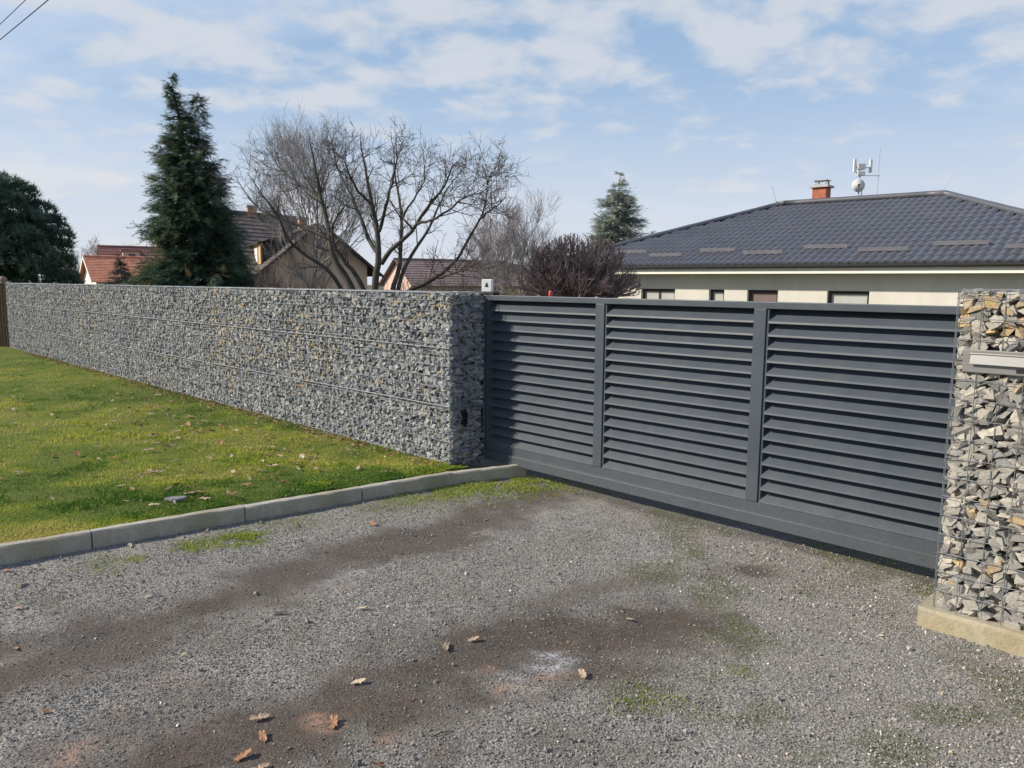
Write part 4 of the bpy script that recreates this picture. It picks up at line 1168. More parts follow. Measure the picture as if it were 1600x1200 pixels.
st, d, rad, t, _ = spawn(B2, R2, 3, 0.2, 1.0, 0.8, 0.3)
B3 = grow(st, d, rng.uniform(0.06, 0.22, len(st)), 3, 0.2, 0.05); R3 = taper(np.full(len(st), 0.0028), np.full(len(st), 0.0018), 3)
keep = B2[:, :, 2].min(1) > 0.6
tag(wood('twigs', [(B1, R1, 5), (B2, R2, 4), (B3, R3, 3)], M_twig, cherry), kind='stuff')

def twig_tree(name, label, loc, h, spread, seed, mat, n1=14, n2=9, n3=7, n4=4, trunk_h=0.25, trunk_r=0.13, up=0.16, ang=0.5, rr=1.0, group=None, stems=1):
    r = np.random.default_rng(seed)
    z0 = float(land_z(loc[0], loc[1]))
    T = thing(name, label, 'tree', (loc[0], loc[1], z0), group=group)
    st = np.zeros((stems, 3)); st[:, :2] = r.normal(0, 0.12 * (stems > 1), (stems, 2)); st[:, 2] = -0.2
    d = np.zeros((stems, 3)); d[:, 2] = 1; d[:, :2] = r.normal(0, 0.16 * (stems > 1) + 0.02, (stems, 2))
    B0 = grow(st, d, np.full(stems, h * 0.80), 9, 0.05, 0.05, r); R0 = taper(np.full(stems, trunk_r), np.full(stems, trunk_r * 0.12), 9)
    wood('trunk', [(B0, R0, 8)], mat, T)
    s1, d1, ra, t, _ = spawn(B0, R0, n1, trunk_h, 0.95, ang * 1.5, 0.18, r)
    l1 = spread * (1.25 - 0.75 * t) * r.uniform(0.75, 1.15, len(s1))
    B1 = grow(s1, d1, l1, 8, 0.07, up, r); R1 = taper(np.minimum(ra * 0.55, trunk_r * 0.45), np.full(len(s1), 0.010 * rr), 8)
    wood('branches', [(B1, R1, 6)], mat, T)
    s2, d2, ra, t, _ = spawn(B1, R1, n2, 0.2, 1.0, ang, 0.2, r)
    B2 = grow(s2, d2, spread * 0.5 * r.uniform(0.5, 1.1, len(s2)) * (1.2 - 0.6 * t), 6, 0.09, up, r); R2 = taper(np.minimum(ra * 0.6, 0.02 * rr), np.full(len(s2), 0.006 * rr), 6)
    s3, d3, ra, t, _ = spawn(B2, R2, n3, 0.2, 1.0, ang, 0.2, r)
    B3 = grow(s3, d3, spread * 0.24 * r.uniform(0.5, 1.2, len(s3)), 4, 0.1, up, r); R3 = taper(np.minimum(ra * 0.7, 0.009 * rr), np.full(len(s3), 0.004 * rr), 4)
    sets = [(B2, R2, 4), (B3, R3, 3)]
    if n4:
        s4, d4, ra, t, _ = spawn(B3, R3, n4, 0.2, 1.0, ang, 0.2, r)
        B4 = grow(s4, d4, spread * 0.13 * r.uniform(0.5, 1.2, len(s4)), 3, 0.1, up, r); R4 = taper(np.full(len(s4), 0.0045 * rr), np.full(len(s4), 0.003 * rr), 3)
        sets.append((B4, R4, 3))
    tag(wood('twigs', sets, mat, T), kind='stuff')
    return T
p = at_depth(488, 440, 35)
twig_tree('bare_round_tree', 'tall rounded bare tree with fine grey twigs behind the spreading tree', p, 8.7, 4.3, 5, M_bark_g, 28, 9, 6, 3, 0.30, 0.13, 0.12, 0.55, 0.95)
p = at_depth(826, 440, 32)
twig_tree('bare_upright_tree', 'pale bare tree with upswept twigs left of the round bush', p, 6.0, 2.7, 8, M_bark_d, 14, 8, 6, 4, 0.22, 0.075, 0.17, 0.55, 0.85, stems=2)
for i, (px, dd, h, sp, sd, lab) in enumerate(((130, 88, 8.0, 3.0, 21, 'distant bare tree with a rounded crown nearest the dark pine'), (158, 95, 7.6, 2.8, 22, 'distant bare tree just left of the maroon roof'), (196, 100, 7.4, 2.9, 23, 'distant bare tree directly above the maroon roof'), (228, 104, 6.8, 2.6, 24, 'distant bare tree nearest the tall fir'))):
    p = at_depth(px, 440, dd)
    twig_tree('distant_bare_tree', lab, p, h, sp, sd, M_bark_d, 14, 7, 5, 2, 0.2, 0.14, 0.14, 0.6, 2.2, group='distant bare trees on the left')
p = at_depth(752, 440, 48)
twig_tree('thin_bare_tree', 'thin pale bare tree above the roof of the pink house', p, 6.2, 2.4, 31, M_bark_d, 10, 7, 6, 3, 0.3, 0.08, 0.2, 0.5, 1.3)
p = at_depth(1142, 335, 40)
twig_tree('thin_bare_tree', 'top of a thin bare tree showing over the bungalow hip', p, 6.6, 1.6, 33, M_bark_d, 8, 6, 5, 2, 0.4, 0.08, 0.2, 0.5, 1.2)

# --- clipped round bush (dense upswept stems)
p = at_depth(903, 455, 13.0)
gz0 = float(land_z(p[0], p[1]))
bush = thing('round_clipped_bush', 'dense leafless purple brown globe bush just behind the gate', 'bush', (p[0], p[1], gz0))
zc_ = 1.45 - gz0
r = np.random.default_rng(4)
mb = MB(); mb.tube([(0, 0, -0.1), (0.02, 0, zc_ * 0.5), (0, 0, zc_ + 0.1)], [0.075, 0.065, 0.06], 10); mb.build('trunk', M_bark_p, bush, smooth=True)
n = 130
az = r.uniform(0, 2 * pi, n); el = np.arcsin(r.uniform(0.12, 1.0, n))
tip = np.stack([np.cos(az) * np.cos(el) * 1.07, np.sin(az) * np.cos(el) * 1.07, np.sin(el) * 1.10], -1)
tip += r.normal(0, 0.035, tip.shape)
st = np.stack([r.normal(0, .05, n), r.normal(0, .05, n), zc_ + r.uniform(-0.1, 0.15, n)], -1)
K = 9
t = np.linspace(0, 1, K)[None, :, None]
flat = tip.copy(); flat[:, 2] *= 0.25; flat[:, :2] *= 0.62
P1 = (1 - t) ** 2 * st[:, None] + 2 * t * (1 - t) * (st[:, None] + flat[:, None]) + t ** 2 * (np.array([0, 0, zc_]) + tip)[:, None]
P1[:, 1:] += np.cumsum(r.normal(0, 0.010, (n, K - 1, 3)), axis=1)
R1 = taper(np.full(n, 0.016), np.full(n, 0.006), K)
s2, d2, ra, tt, _ = spawn(P1, R1, 13, 0.30, 1.0, 0.5, 0.2, r)
P2 = grow(s2, d2, r.uniform(0.12, 0.36, len(s2)), 5, 0.12, 0.16, r); R2 = taper(np.minimum(ra * 0.6, 0.007), np.full(len(s2), 0.0038), 5)
s3, d3, ra, tt, _ = spawn(P2, R2, 6, 0.2, 1.0, 0.5, 0.2, r)
P3 = grow(s3, d3, r.uniform(0.05, 0.15, len(s3)), 3, 0.15, 0.2, r); R3 = taper(np.full(len(s3), 0.0042), np.full(len(s3), 0.0026), 3)
def inside(Pk):
    q = Pk[:, -1] - np.array([0, 0, zc_]); return (q[:, 0] / 1.12) ** 2 + (q[:, 1] / 1.12) ** 2 + (q[:, 2] / 1.16) ** 2 < 1.0
k2, k3 = inside(P2), inside(P3)
wood('branches', [(P1, R1, 5)], M_bark_p, bush)
tag(wood('twigs', [(P2[k2], R2[k2], 4), (P3[k3], R3[k3], 3)], M_bark_p, bush), kind='stuff')

# --- thin bare shrubs in front of the peach house
for px, dd, h, sd, lab in ((455, 16, 2.6, 51, 'thin bare shrub with upright stems in front of the peach gable'), (415, 17, 2.3, 52, 'thin bare shrub beside the foot of the tall fir'), (655, 15, 2.4, 53, 'thin bare shrub right of the spreading tree limbs'), (720, 16.5, 2.5, 54, 'thin bare shrub in front of the mauve roof')):
    p = at_depth(px, 450, dd)
    twig_tree('bare_shrub', lab, p, h, 1.2, sd, M_twig, 6, 6, 4, 0, 0.1, 0.02, 0.2, 0.4, 0.7, group='bare shrubs behind the wall', stems=5)

# --- evergreens
def frond_lib():
    lib = []
    for s in range(4):
        r = np.random.default_rng(100 + s); V, F_ = [], []
        for k in range(11):                      # narrow needles leaving a drooping stem
            t_ = k / 10; x = 0.05 + 0.85 * t_; z = -0.28 * t_ ** 1.6
            sd = (-1) ** k * (0.42 * (1 - t_ * 0.75)) * r.uniform(0.7, 1.2)
            tipx = x + 0.30 * r.uniform(0.6, 1.2)
            b = len(V)
            V += [(x - 0.06, 0, z + 0.02), (x + 0.06, 0, z - 0.01), (tipx, sd, z - 0.05 + r.uniform(-.10, .10))]
            F_.append((b, b + 1, b + 2))
        lib.append((np.array(V), np.array(F_)))
    return lib
FRONDS = frond_lib()
def tuft_lib():
    lib = []
    for s in range(4):
        r = np.random.default_rng(200 + s); V, F_ = [], []
        for k in range(12):
            a = r.uniform(0, 2 * pi); e = r.uniform(-0.15, 1.3); L = r.uniform(0.7, 1.1)
            d = np.array([cos(a) * cos(e), sin(a) * cos(e), sin(e)]); q = np.array([-sin(a), cos(a), 0]) * 0.075
            b = len(V); V += [tuple(-q), tuple(q), tuple(d * L)]; F_.append((b, b + 1, b + 2))
        lib.append((np.array(V), np.array(F_)))
    return lib
TUFTS = tuft_lib()
def fronds_on(pos, out_dir, pitch_, size, tint, r, lib=FRONDS):
    yaw_ = np.arctan2(out_dir[:, 1], out_dir[:, 0]) + r.normal(0, 0.4, len(pos))
    e = np.stack([r.normal(0, 0.35, len(pos)), -pitch_, yaw_], -1)
    sc = size[:, None] * np.ones((1, 3)) * r.uniform(0.8, 1.2, (len(pos), 3))
    return joined(pos, e, sc, r.integers(0, len(lib), len(pos)), tint, lib)
def conifer(name, label, loc, prof, ztop, mat, bark_m, seed, n=5000, fs=0.30, cx=lambda z: 0.0, tint_c=0.45, leaders=None, zlow=0.2, rag=0.22):
    """prof(z)-> radius; z measured from the ground"""
    r = np.random.default_rng(seed)
    z0 = float(land_z(loc[0], loc[1])); T = thing(name, label, 'tree', (loc[0], loc[1], z0))
    zt = ztop - z0
    zs = np.linspace(-0.2, zt - 0.45, 10)
    P_ = np.stack([np.array([cx(z) for z in zs]), 0 * zs, zs], -1)
    wood('trunk', [(P_[None], np.linspace(0.035 * zt * 0.6, 0.02, 10)[None], 8)], bark_m, T)
    Vs, Fs, Ts, k = [], [], [], 0
    # branch skeleton: whorled limbs, each carrying fronds
    nb = n // 22
    u_ = r.random(nb * 4); zz_ = zlow + (zt - zlow) * u_
    pr = np.array([prof(z) for z in zz_]); keep = r.random(len(zz_)) < (pr / pr.max()) ** 0.9 + 0.06
    zz_ = zz_[keep][:nb]; pr = pr[keep][:nb]; nb = len(zz_)
    az = r.uniform(0, 2 * pi, nb); L = pr * (1 + r.normal(0, rag, nb)) * r.choice([1, 1, 1, 0.75, 1.12], nb)
    L = np.maximum(L, 0.12)
    dirs = np.stack([np.cos(az), np.sin(az), np.full(nb, 0.0)], -1)
    t = r.uniform(0.05, 1.0, (nb, 22)) ** 0.7
    droop = -0.22 * t + 0.20 * t ** 3
    bx = np.array([cx(z) for z in zz_])
    pos = np.stack([bx[:, None] + dirs[:, 0:1] * L[:, None] * t, dirs[:, 1:2] * L[:, None] * t, zz_[:, None] + droop * L[:, None]], -1)
    pos += r.normal(0, 0.07, pos.shape) * fs * 2
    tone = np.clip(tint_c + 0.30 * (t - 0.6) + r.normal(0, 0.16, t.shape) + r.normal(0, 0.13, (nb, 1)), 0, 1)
    pos = pos.reshape(-1, 3); od = np.repeat(dirs, 22, axis=0)
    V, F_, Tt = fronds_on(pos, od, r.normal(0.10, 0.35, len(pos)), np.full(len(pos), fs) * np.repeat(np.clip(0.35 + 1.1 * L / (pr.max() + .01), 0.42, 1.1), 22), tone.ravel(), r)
    # woody limbs
    q = np.linspace(0, 1, 4)[None, :, None]
    Lb = np.stack([np.stack([bx + dirs[:, 0] * L * f * 0.9, dirs[:, 1] * L * f * 0.9, zz_ + (-0.22 * f + 0.2 * f ** 3) * L], -1) for f in (0, .33, .66, 1.0)], 1)
    tag(wood('branches', [(Lb, taper(np.full(nb, 0.018), np.full(nb, 0.006), 4), 4)], bark_m, T), kind='stuff')
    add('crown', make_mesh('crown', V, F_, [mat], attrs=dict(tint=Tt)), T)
    return T, r
# tall fir with two leaders
def cprof(z_abs):
    tab = [(-0.6, 1.45), (1.7, 1.30), (2.2, 1.12), (2.8, 0.90), (3.7, 0.82), (4.3, 0.68), (5.0, 0.54), (5.6, 0.34), (6.0, 0.16), (6.4, 0.10), (6.9, 0.03)]
    return float(np.interp(z_abs, [a for a, _ in tab], [b for _, b in tab]))
p = at_depth(309, 440, 20); z0f = float(land_z(p[0], p[1]))
def ccx(z):
    za = z + z0f
    return float(np.interp(za, [0, 3, 4.5, 5.4, 6.2, 6.6, 6.9], [0.05, 0.0, -0.08, -0.20, -0.36, -0.42, -0.36]))
fir, rf = conifer('tall_fir', 'tall dark green fir with a bent double tip behind the wall', p, lambda z: cprof(z + z0f), 6.9, M_fir, M_bark, 61, n=20000, fs=0.30, cx=ccx, rag=0.13)
# second leader, right of the tip
nn = 420
za = rf.uniform(5.1, 6.35, nn) - z0f; rd = np.interp(za + z0f, [5.1, 5.8, 6.2, 6.35], [0.26, 0.18, 0.10, 0.03]) * rf.random(nn) ** 0.5
az = rf.uniform(0, 2 * pi, nn)
pos = np.stack([0.19 + 0.03 * (za - 5.5 + z0f) + np.cos(az) * rd, np.sin(az) * rd, za], -1)
V, F_, Tt = fronds_on(pos, np.stack([np.cos(az), np.sin(az), 0 * az], -1), rf.normal(0.1, .4, nn), np.full(nn, 0.19), np.clip(0.5 + rf.normal(0, .18, nn), 0, 1), rf)
add('crown', make_mesh('crown', V, F_, [M_fir], attrs=dict(tint=Tt)), fir)
# low skirt spreading right and left
p2 = at_depth(967, 300, 42)
def fprof(z_abs):
    return float(np.interp(z_abs, [-1, 2, 4.0, 5.0, 6.2, 7.0, 7.7], [1.6, 1.45, 1.22, 1.12, 0.75, 0.36, 0.05]))
z0g = float(land_z(p2[0], p2[1]))
conifer('far_conifer', 'grey green conifer standing beyond the left end of the bungalow roof', p2, lambda z: fprof(z + z0g), 7.75, M_fir_far, M_bark_g, 62, n=12000, fs=0.34, tint_c=0.55, rag=0.22)
p3 = at_depth(190, 440, 40); z0s = float(land_z(p3[0], p3[1]))
conifer('small_blue_spruce', 'small blue green spruce in front of the terracotta roof', p3, lambda z: float(np.interp(z + z0s, [-1, 1.7, 2.4, 3.05], [1.1, 0.68, 0.34, 0.03])), 3.1, M_spruce, M_bark, 63, n=6000, fs=0.22, tint_c=0.5)
# big rounded pine at the left edge
p4 = at_depth(-35, 440, 30); z0p = float(land_z(p4[0], p4[1]))
pine = thing('rounded_pine', 'big dark rounded pine at the left edge behind the wall', 'tree', (p4[0], p4[1], z0p))
r = np.random.default_rng(71)
mb = MB(); mb.tube([(0, 0, -0.3), (0.1, 0, 1.5), (0, 0, 3.5), (0.1, 0.1, 5.2)], [0.24, 0.2, 0.13, 0.04], 10); mb.build('trunk', M_bark, pine, smooth=True)
lobes = []
for px, py, rad in ((-10, 300, .95), (20, 310, .8), (45, 330, .72), (-40, 290, .9), (60, 355, .72), (78, 380, .70), (92, 408, .62), (98, 432, .6), (20, 360, 1.0), (-30, 360, 1.1), (50, 400, .95), (0, 420, 1.0), (-70, 330, 1.0), (-100, 380, 1.1), (-60, 420, 1.1), (70, 440, .9), (20, 450, 1.0), (-120, 430, 1.0), (5, 330, .8), (35, 290+75, .8)):
    for dy_ in (-1.1, 0.4):
        c_ = at_depth(px, py, 30) + np.array([r.normal(0, .15), dy_ + r.normal(0, .4), r.normal(0, .12)])
        lobes.append((c_ - np.array([p4[0], p4[1], z0p]), rad * r.uniform(0.8, 1.05)))
pos, tone = [], []
for c_, rad in lobes:
    m_ = int(330 * rad ** 2); v = norm(r.normal(size=(m_, 3))); v[:, 2] = np.where(v[:, 2] < -0.5, -v[:, 2], v[:, 2])
    rr_ = rad * r.uniform(0.72, 1.04, m_)
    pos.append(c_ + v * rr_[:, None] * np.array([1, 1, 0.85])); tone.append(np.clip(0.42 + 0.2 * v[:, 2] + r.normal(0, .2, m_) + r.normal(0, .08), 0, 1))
pos = np.concatenate(pos); tone = np.concatenate(tone); m_ = len(pos)
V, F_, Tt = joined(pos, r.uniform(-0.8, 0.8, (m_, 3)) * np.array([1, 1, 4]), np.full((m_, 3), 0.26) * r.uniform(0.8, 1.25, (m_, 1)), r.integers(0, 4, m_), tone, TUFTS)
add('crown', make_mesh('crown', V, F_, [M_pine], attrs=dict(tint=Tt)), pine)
sets = np.array([[(0, 0, min(4.2, max(0.8, c_[2] - 0.8))), tuple(c_ * np.array([.5, .5, 1]) - np.array([0, 0, .35])), tuple(c_)] for c_, _ in lobes])
tag(wood('branches', [(sets, np.tile([0.06, 0.04, 0.02], (len(sets), 1)), 5)], M_bark, pine), kind='stuff')
# dry hedge glimpses behind the gate's left end
def dry_shrub(px, dd, ztop, w, seed, lab):
    r = np.random.default_rng(seed); p = at_depth(px, 450, dd); z0 = float(land_z(p[0], p[1]))
    T = thing('dry_shrub', lab, 'shrub', (p[0], p[1], z0), group='dry shrubs behind the gate')
    n = 26; hh = ztop - z0
    st = np.stack([r.normal(0, .05, n), r.normal(0, .05, n), np.full(n, -.05)], -1); d = np.stack([r.normal(0, .28, n), r.normal(0, .28, n), np.ones(n)], -1)
    B = grow(st, d, hh * r.uniform(.75, 1.0, n), 7, .06, .05, r); wood('stems', [(B, taper(np.full(n, .012), np.full(n, .004), 7), 4)], M_twig, T)
    m_ = 700; i = r.integers(0, n, m_); k = r.integers(2, 7, m_)
    pos = B[i, k] + r.normal(0, w * .22, (m_, 3)) * np.array([1, 1, .5])
    V, F_, Tt = joined(pos, r.uniform(-3, 3, (m_, 3)), np.full((m_, 3), .075), r.integers(0, 4, m_), r.random(m_), TUFTS)
    add('foliage', make_mesh('foliage', V, F_, [M_shrub], attrs=dict(tint=Tt)), T)
dry_shrub(793, 17, 1.80, 0.8, 81, 'dry yellow brown shrub between the white box and the round bush')
dry_shrub(735, 19, 1.72, 0.9, 82, 'dry shrub just left of the white box on the gate')
dry_shrub(815, 19, 1.95, 0.9, 83, 'dry shrub against the left foot of the round bush')

# ================================================================ OVERHEAD CABLES
for (a, b), lab in ((((0, 62), (76, 0)), 'lower dark power cable crossing the top left corner of the sky'), (((0, 38), (40, 0)), 'upper thin power cable crossing the top left corner of the sky')):
    P_, Q_ = on_ground(*a, z=8.0), on_ground(*b, z=8.0); d_ = norm(Q_ - P_)
    pts = [P_ + d_ * t_ + np.array([0, 0, 0.0006 * t_ * t_]) for t_ in np.linspace(-26, 30, 30)]
    mb = MB(); mb.tube(pts, 0.012 if 'lower' in lab else 0.009, 6)
    tag(mb.build('power_cable', M_cable), lab, 'cable', 'power cables')

# ================================================================ GRASS, CHIPS, LEAVES
def blades(x, y, z, h, w, tint, r):
    n = len(x); a = r.uniform(0, 2 * pi, n); ln_ = r.uniform(0.1, 0.9, n) * h
    b = np.stack([x, y, z], -1); dx_ = np.stack([np.cos(a), np.sin(a), 0 * a], -1); sd = np.stack([-np.sin(a), np.cos(a), 0 * a], -1)
    v0 = b - sd * w[:, None]; v1 = b + sd * w[:, None]
    v2 = b + dx_ * (ln_ * 0.45)[:, None] + np.array([0, 0, 1]) * (h * 0.6)[:, None] + sd * (w * 0.7)[:, None]
    v3 = b + dx_ * ln_[:, None] + np.array([0, 0, 1]) * (h * 0.85)[:, None]
    V = np.stack([v0, v1, v2, v3], 1).reshape(-1, 3); i = np.arange(n)[:, None] * 4
    F_ = np.concatenate([i + np.array([[0, 1, 2]]), i + np.array([[0, 2, 3]])], 0)
    return V, F_, np.repeat(tint, 4)
r = np.random.default_rng(300)
soil = np.zeros(0)
SOIL = [(on_ground(px, py, .07)[:2], rr_) for px, py, rr_ in ((120, 712, .16), (95, 670, .2), (225, 702, .18), (45, 775, .12), (190, 722, .10), (330, 705, .12), (60, 600, .3), (370, 690, .14), (38, 655, .2))]
def soil_mask(x, y):
    q = 0 * x
    for c_, rr_ in SOIL: q = np.maximum(q, sstep(rr_ * 1.2, rr_ * .3, np.hypot((x - c_[0]) * .8, y - c_[1]) + .3 * (fbm(x, y, 5, 309) - .5)))
    return q
m_ = 1500000
a = r.uniform(-14, 4.2, m_); b = -14 * r.random(m_) ** 1.6 - 0.10
x = K0[0] + a * KD[0] + b * KP[0]; y = K0[1] + a * KD[1] + b * KP[1]
px_, py_ = project(np.stack([x, y, 0 * x + .07], -1))
dist = np.hypot(x, y)
k = (wall_n(x, y) < 0.0) & (wall_s(x, y) < 0.2) & (px_ > -120) & (px_ < 800) & (y > 1) & (r.random(m_) < np.clip((5.5 / dist) ** 1.2, 0, 1))
k &= r.random(m_) < (0.35 + 0.75 * fbm(x, y, 3.5, 303)) * (1 - 0.85 * soil_mask(x, y))
idx = np.where(k)[0]
if len(idx) > 270000: idx = r.choice(idx, 270000, replace=False)
x, y, dist = x[idx], y[idx], dist[idx]
pn = fbm(x, y, 0.55, 301); pn2 = fbm(x, y, 2.6, 302)
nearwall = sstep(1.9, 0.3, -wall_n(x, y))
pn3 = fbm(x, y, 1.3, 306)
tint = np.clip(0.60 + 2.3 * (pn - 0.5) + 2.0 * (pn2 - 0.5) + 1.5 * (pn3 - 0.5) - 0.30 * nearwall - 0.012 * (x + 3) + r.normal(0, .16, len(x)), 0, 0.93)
tint = np.where(r.random(len(x)) < 0.03 + 0.14 * sstep(.5, .7, pn3), 1.0, tint)
sc = np.clip(dist / 6, 0.9, 2.2)
tuft = sstep(.56, .70, fbm(x, y, 4.2, 308))
h = r.uniform(0.012, 0.036, len(x)) * (0.5 + 0.8 * pn2 + 0.75 * tuft)
tint = np.where(tint < .95, np.clip(tint - 0.22 * tuft, 0, .93), tint)
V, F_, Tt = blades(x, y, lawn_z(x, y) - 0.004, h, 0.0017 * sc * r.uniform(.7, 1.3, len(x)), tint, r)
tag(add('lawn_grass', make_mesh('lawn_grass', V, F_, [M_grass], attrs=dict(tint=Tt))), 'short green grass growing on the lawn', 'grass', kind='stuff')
# sparse grass and moss in the gravel
x, y, hh = [], [], []
for px, py, rad, cnt, hm in ((370, 842, .11, 1500, .8), (385, 838, .09, 900, .9), (300, 853, .09, 700, .8), (160, 880, .13, 500, .5), (215, 874, .05, 200, .6), (700, 765, .22, 2200, .9), (760, 756, .25, 3000, 1), (820, 752, .22, 2400, 1), (640, 776, .2, 1300, .8), (860, 756, .2, 900, .8), (590, 790, .2, 500, .6), (1010, 1092, .10, 500, .5), (960, 1104, .08, 250, .4), (1150, 1046, .05, 120, .5), (1300, 850, .1, 120, .7), (1400, 872, .12, 160, .6), (450, 812, .18, 420, .7)):
    c_ = on_ground(px, py); x.append(r.normal(c_[0], rad, cnt)); y.append(r.normal(c_[1], rad * .8, cnt)); hh.append(np.full(cnt, hm))
x, y, hh = map(np.concatenate, (x, y, hh)); kk = (kab(x, y)[1] > 0.02) & (fbm(x, y, 9, 305) > 0.42); x, y, hh = x[kk], y[kk], hh[kk]
V, F_, Tt = blades(x, y, drive_z(x, y) - .002, r.uniform(.010, .032, len(x)) * hh, .0022 * r.uniform(.7, 1.4, len(x)), np.clip(.5 + r.normal(0, .22, len(x)), 0, 1), r)
tag(add('drive_weeds', make_mesh('drive_weeds', V, F_, [M_grass], attrs=dict(tint=Tt))), 'patchy grass and moss growing through the gravel', 'weeds', kind='stuff')
# gravel chips
OCT = []
for s in range(6):
    q = np.random.default_rng(400 + s); v = np.array([(1, 0, 0), (-1, 0, 0), (0, 1, 0), (0, -1, 0), (0, 0, .7), (0, 0, -.7)], float) * q.uniform(.6, 1.1, (6, 1)) + q.normal(0, .15, (6, 3))
    OCT.append((v, np.array([(0, 2, 4), (2, 1, 4), (1, 3, 4), (3, 0, 4), (2, 0, 5), (1, 2, 5), (3, 1, 5), (0, 3, 5)])))
m_ = 620000
a = r.uniform(-4.5, 7, m_); b = r.uniform(0.0, 6.5, m_)
x = K0[0] + a * KD[0] + b * KP[0]; y = K0[1] + a * KD[1] + b * KP[1]
px_, py_ = project(np.stack([x, y, 0 * x], -1)); dist = np.hypot(x, y)
di, cl_, pa_, mo_ = drive_masks(x, y)
dens = np.clip((3.4 / dist) ** 1.5, 0, 1) * (1 - 0.88 * di) * (0.55 + 0.9 * sstep(.35, .65, fbm(x, y, 1.7, 401)))
k = (y > 1.5) & (px_ > -40) & (px_ < 1640) & (py_ < 1230) & (wall_n(x, y) < 0.8) & (r.random(m_) < dens)
idx = np.where(k)[0]
if len(idx) > 150000: idx = r.choice(idx, 150000, replace=False)
x, y = x[idx], y[idx]; n_ = len(x)
warm = sstep(0.2, 2.2, x + 0.6 * (fbm(x, y, 1.1, 402) - .5))
sz_ = r.gamma(5, 0.00055, n_) + 0.0013
sz_ = np.where(r.random(n_) < 0.02 + 0.03 * warm, sz_ * 1.9, sz_)
tt = np.clip(r.beta(2.2, 2.4, n_) * 0.86 + 0.12 * pa_[idx], 0, .88)
tt = np.where(r.random(n_) < 0.03 + 0.14 * warm, r.uniform(.86, 1, n_), tt)
pos = np.stack([x, y, drive_z(x, y) + sz_ * 0.35], -1)
V, F_, Tt = joined(pos, r.uniform(-3, 3, (n_, 3)), sz_[:, None] * r.uniform(.75, 1.35, (n_, 3)), r.integers(0, 6, n_), tt, OCT)
tag(add('gravel_chips', make_mesh('gravel_chips', V, F_, [M_pebble], attrs=dict(tint=Tt))), 'loose grey gravel chips covering the drive', 'gravel', kind='stuff')

# fallen leaves
def leaf_mat(name, c):
    m = NM(name, 0.75, spec=0.2); f = m.noise(40, 4); m.color(m.mix(m.rng(f, .3, .7), tuple(v * .65 for v in c), c)); return m.m
LM = [leaf_mat('tan_leaf', (0.50, 0.375, 0.27)), leaf_mat('brown_leaf', (0.27, 0.15, 0.075)), leaf_mat('rust_leaf', (0.40, 0.22, 0.125)), leaf_mat('pale_leaf', (0.62, 0.50, 0.36)), leaf_mat('grey_brown_leaf', (0.32, 0.245, 0.175))]
def leaf_shape(seed, lobed):
    q = np.random.default_rng(seed); n = 22; V = [(0, 0, 0)]; curl = q.uniform(0.15, 0.55); cu2 = q.uniform(-.3, .4)
    for i in range(n):
        t = 2 * pi * i / n
        if lobed: rr_ = 0.58 + 0.17 * cos(2 * t) + 0.05 * cos(5 * t + q.uniform(-.4, .4)) + 0.06 * q.normal()
        else: rr_ = 0.5 + 0.18 * cos(2 * t) + 0.02 * q.normal()
        x_, y_ = rr_ * cos(t), rr_ * sin(t) * (0.74 if lobed else 0.60)
        V.append((x_, y_, curl * y_ * y_ * 1.4 + cu2 * x_ * x_ * 0.5 + 0.05 * q.normal()))
    F_ = [(0, 1 + i, 1 + (i + 1) % n) for i in range(n)]
    b = len(V); V += [(-0.45, -0.012, .02), (-0.95, 0.03, .06), (-0.95, 0.06, .06), (-0.45, 0.012, .02)]; F_.append((b, b + 1, b + 2, b + 3))
    return V, F_
LEAVES = {(s, m_): make_mesh('fallen_leaf', *leaf_shape(500 + s, s % 2), [LM[m_]], smooth=False) for s in range(6) for m_ in range(5)}
def put_leaf(x, y, z, size, shape, m_, label, group):
    o = add('fallen_leaf', LEAVES[(shape, m_)]); o.location = (x, y, z + size * 0.10); size *= 0.80; o.scale = (size,) * 3
    o.rotation_euler = (random.gauss(0, .16), random.gauss(0, .16), random.uniform(0, 6.28))
    return tag(o, label, 'leaf', group)
GL = 'fallen leaves on the gravel'
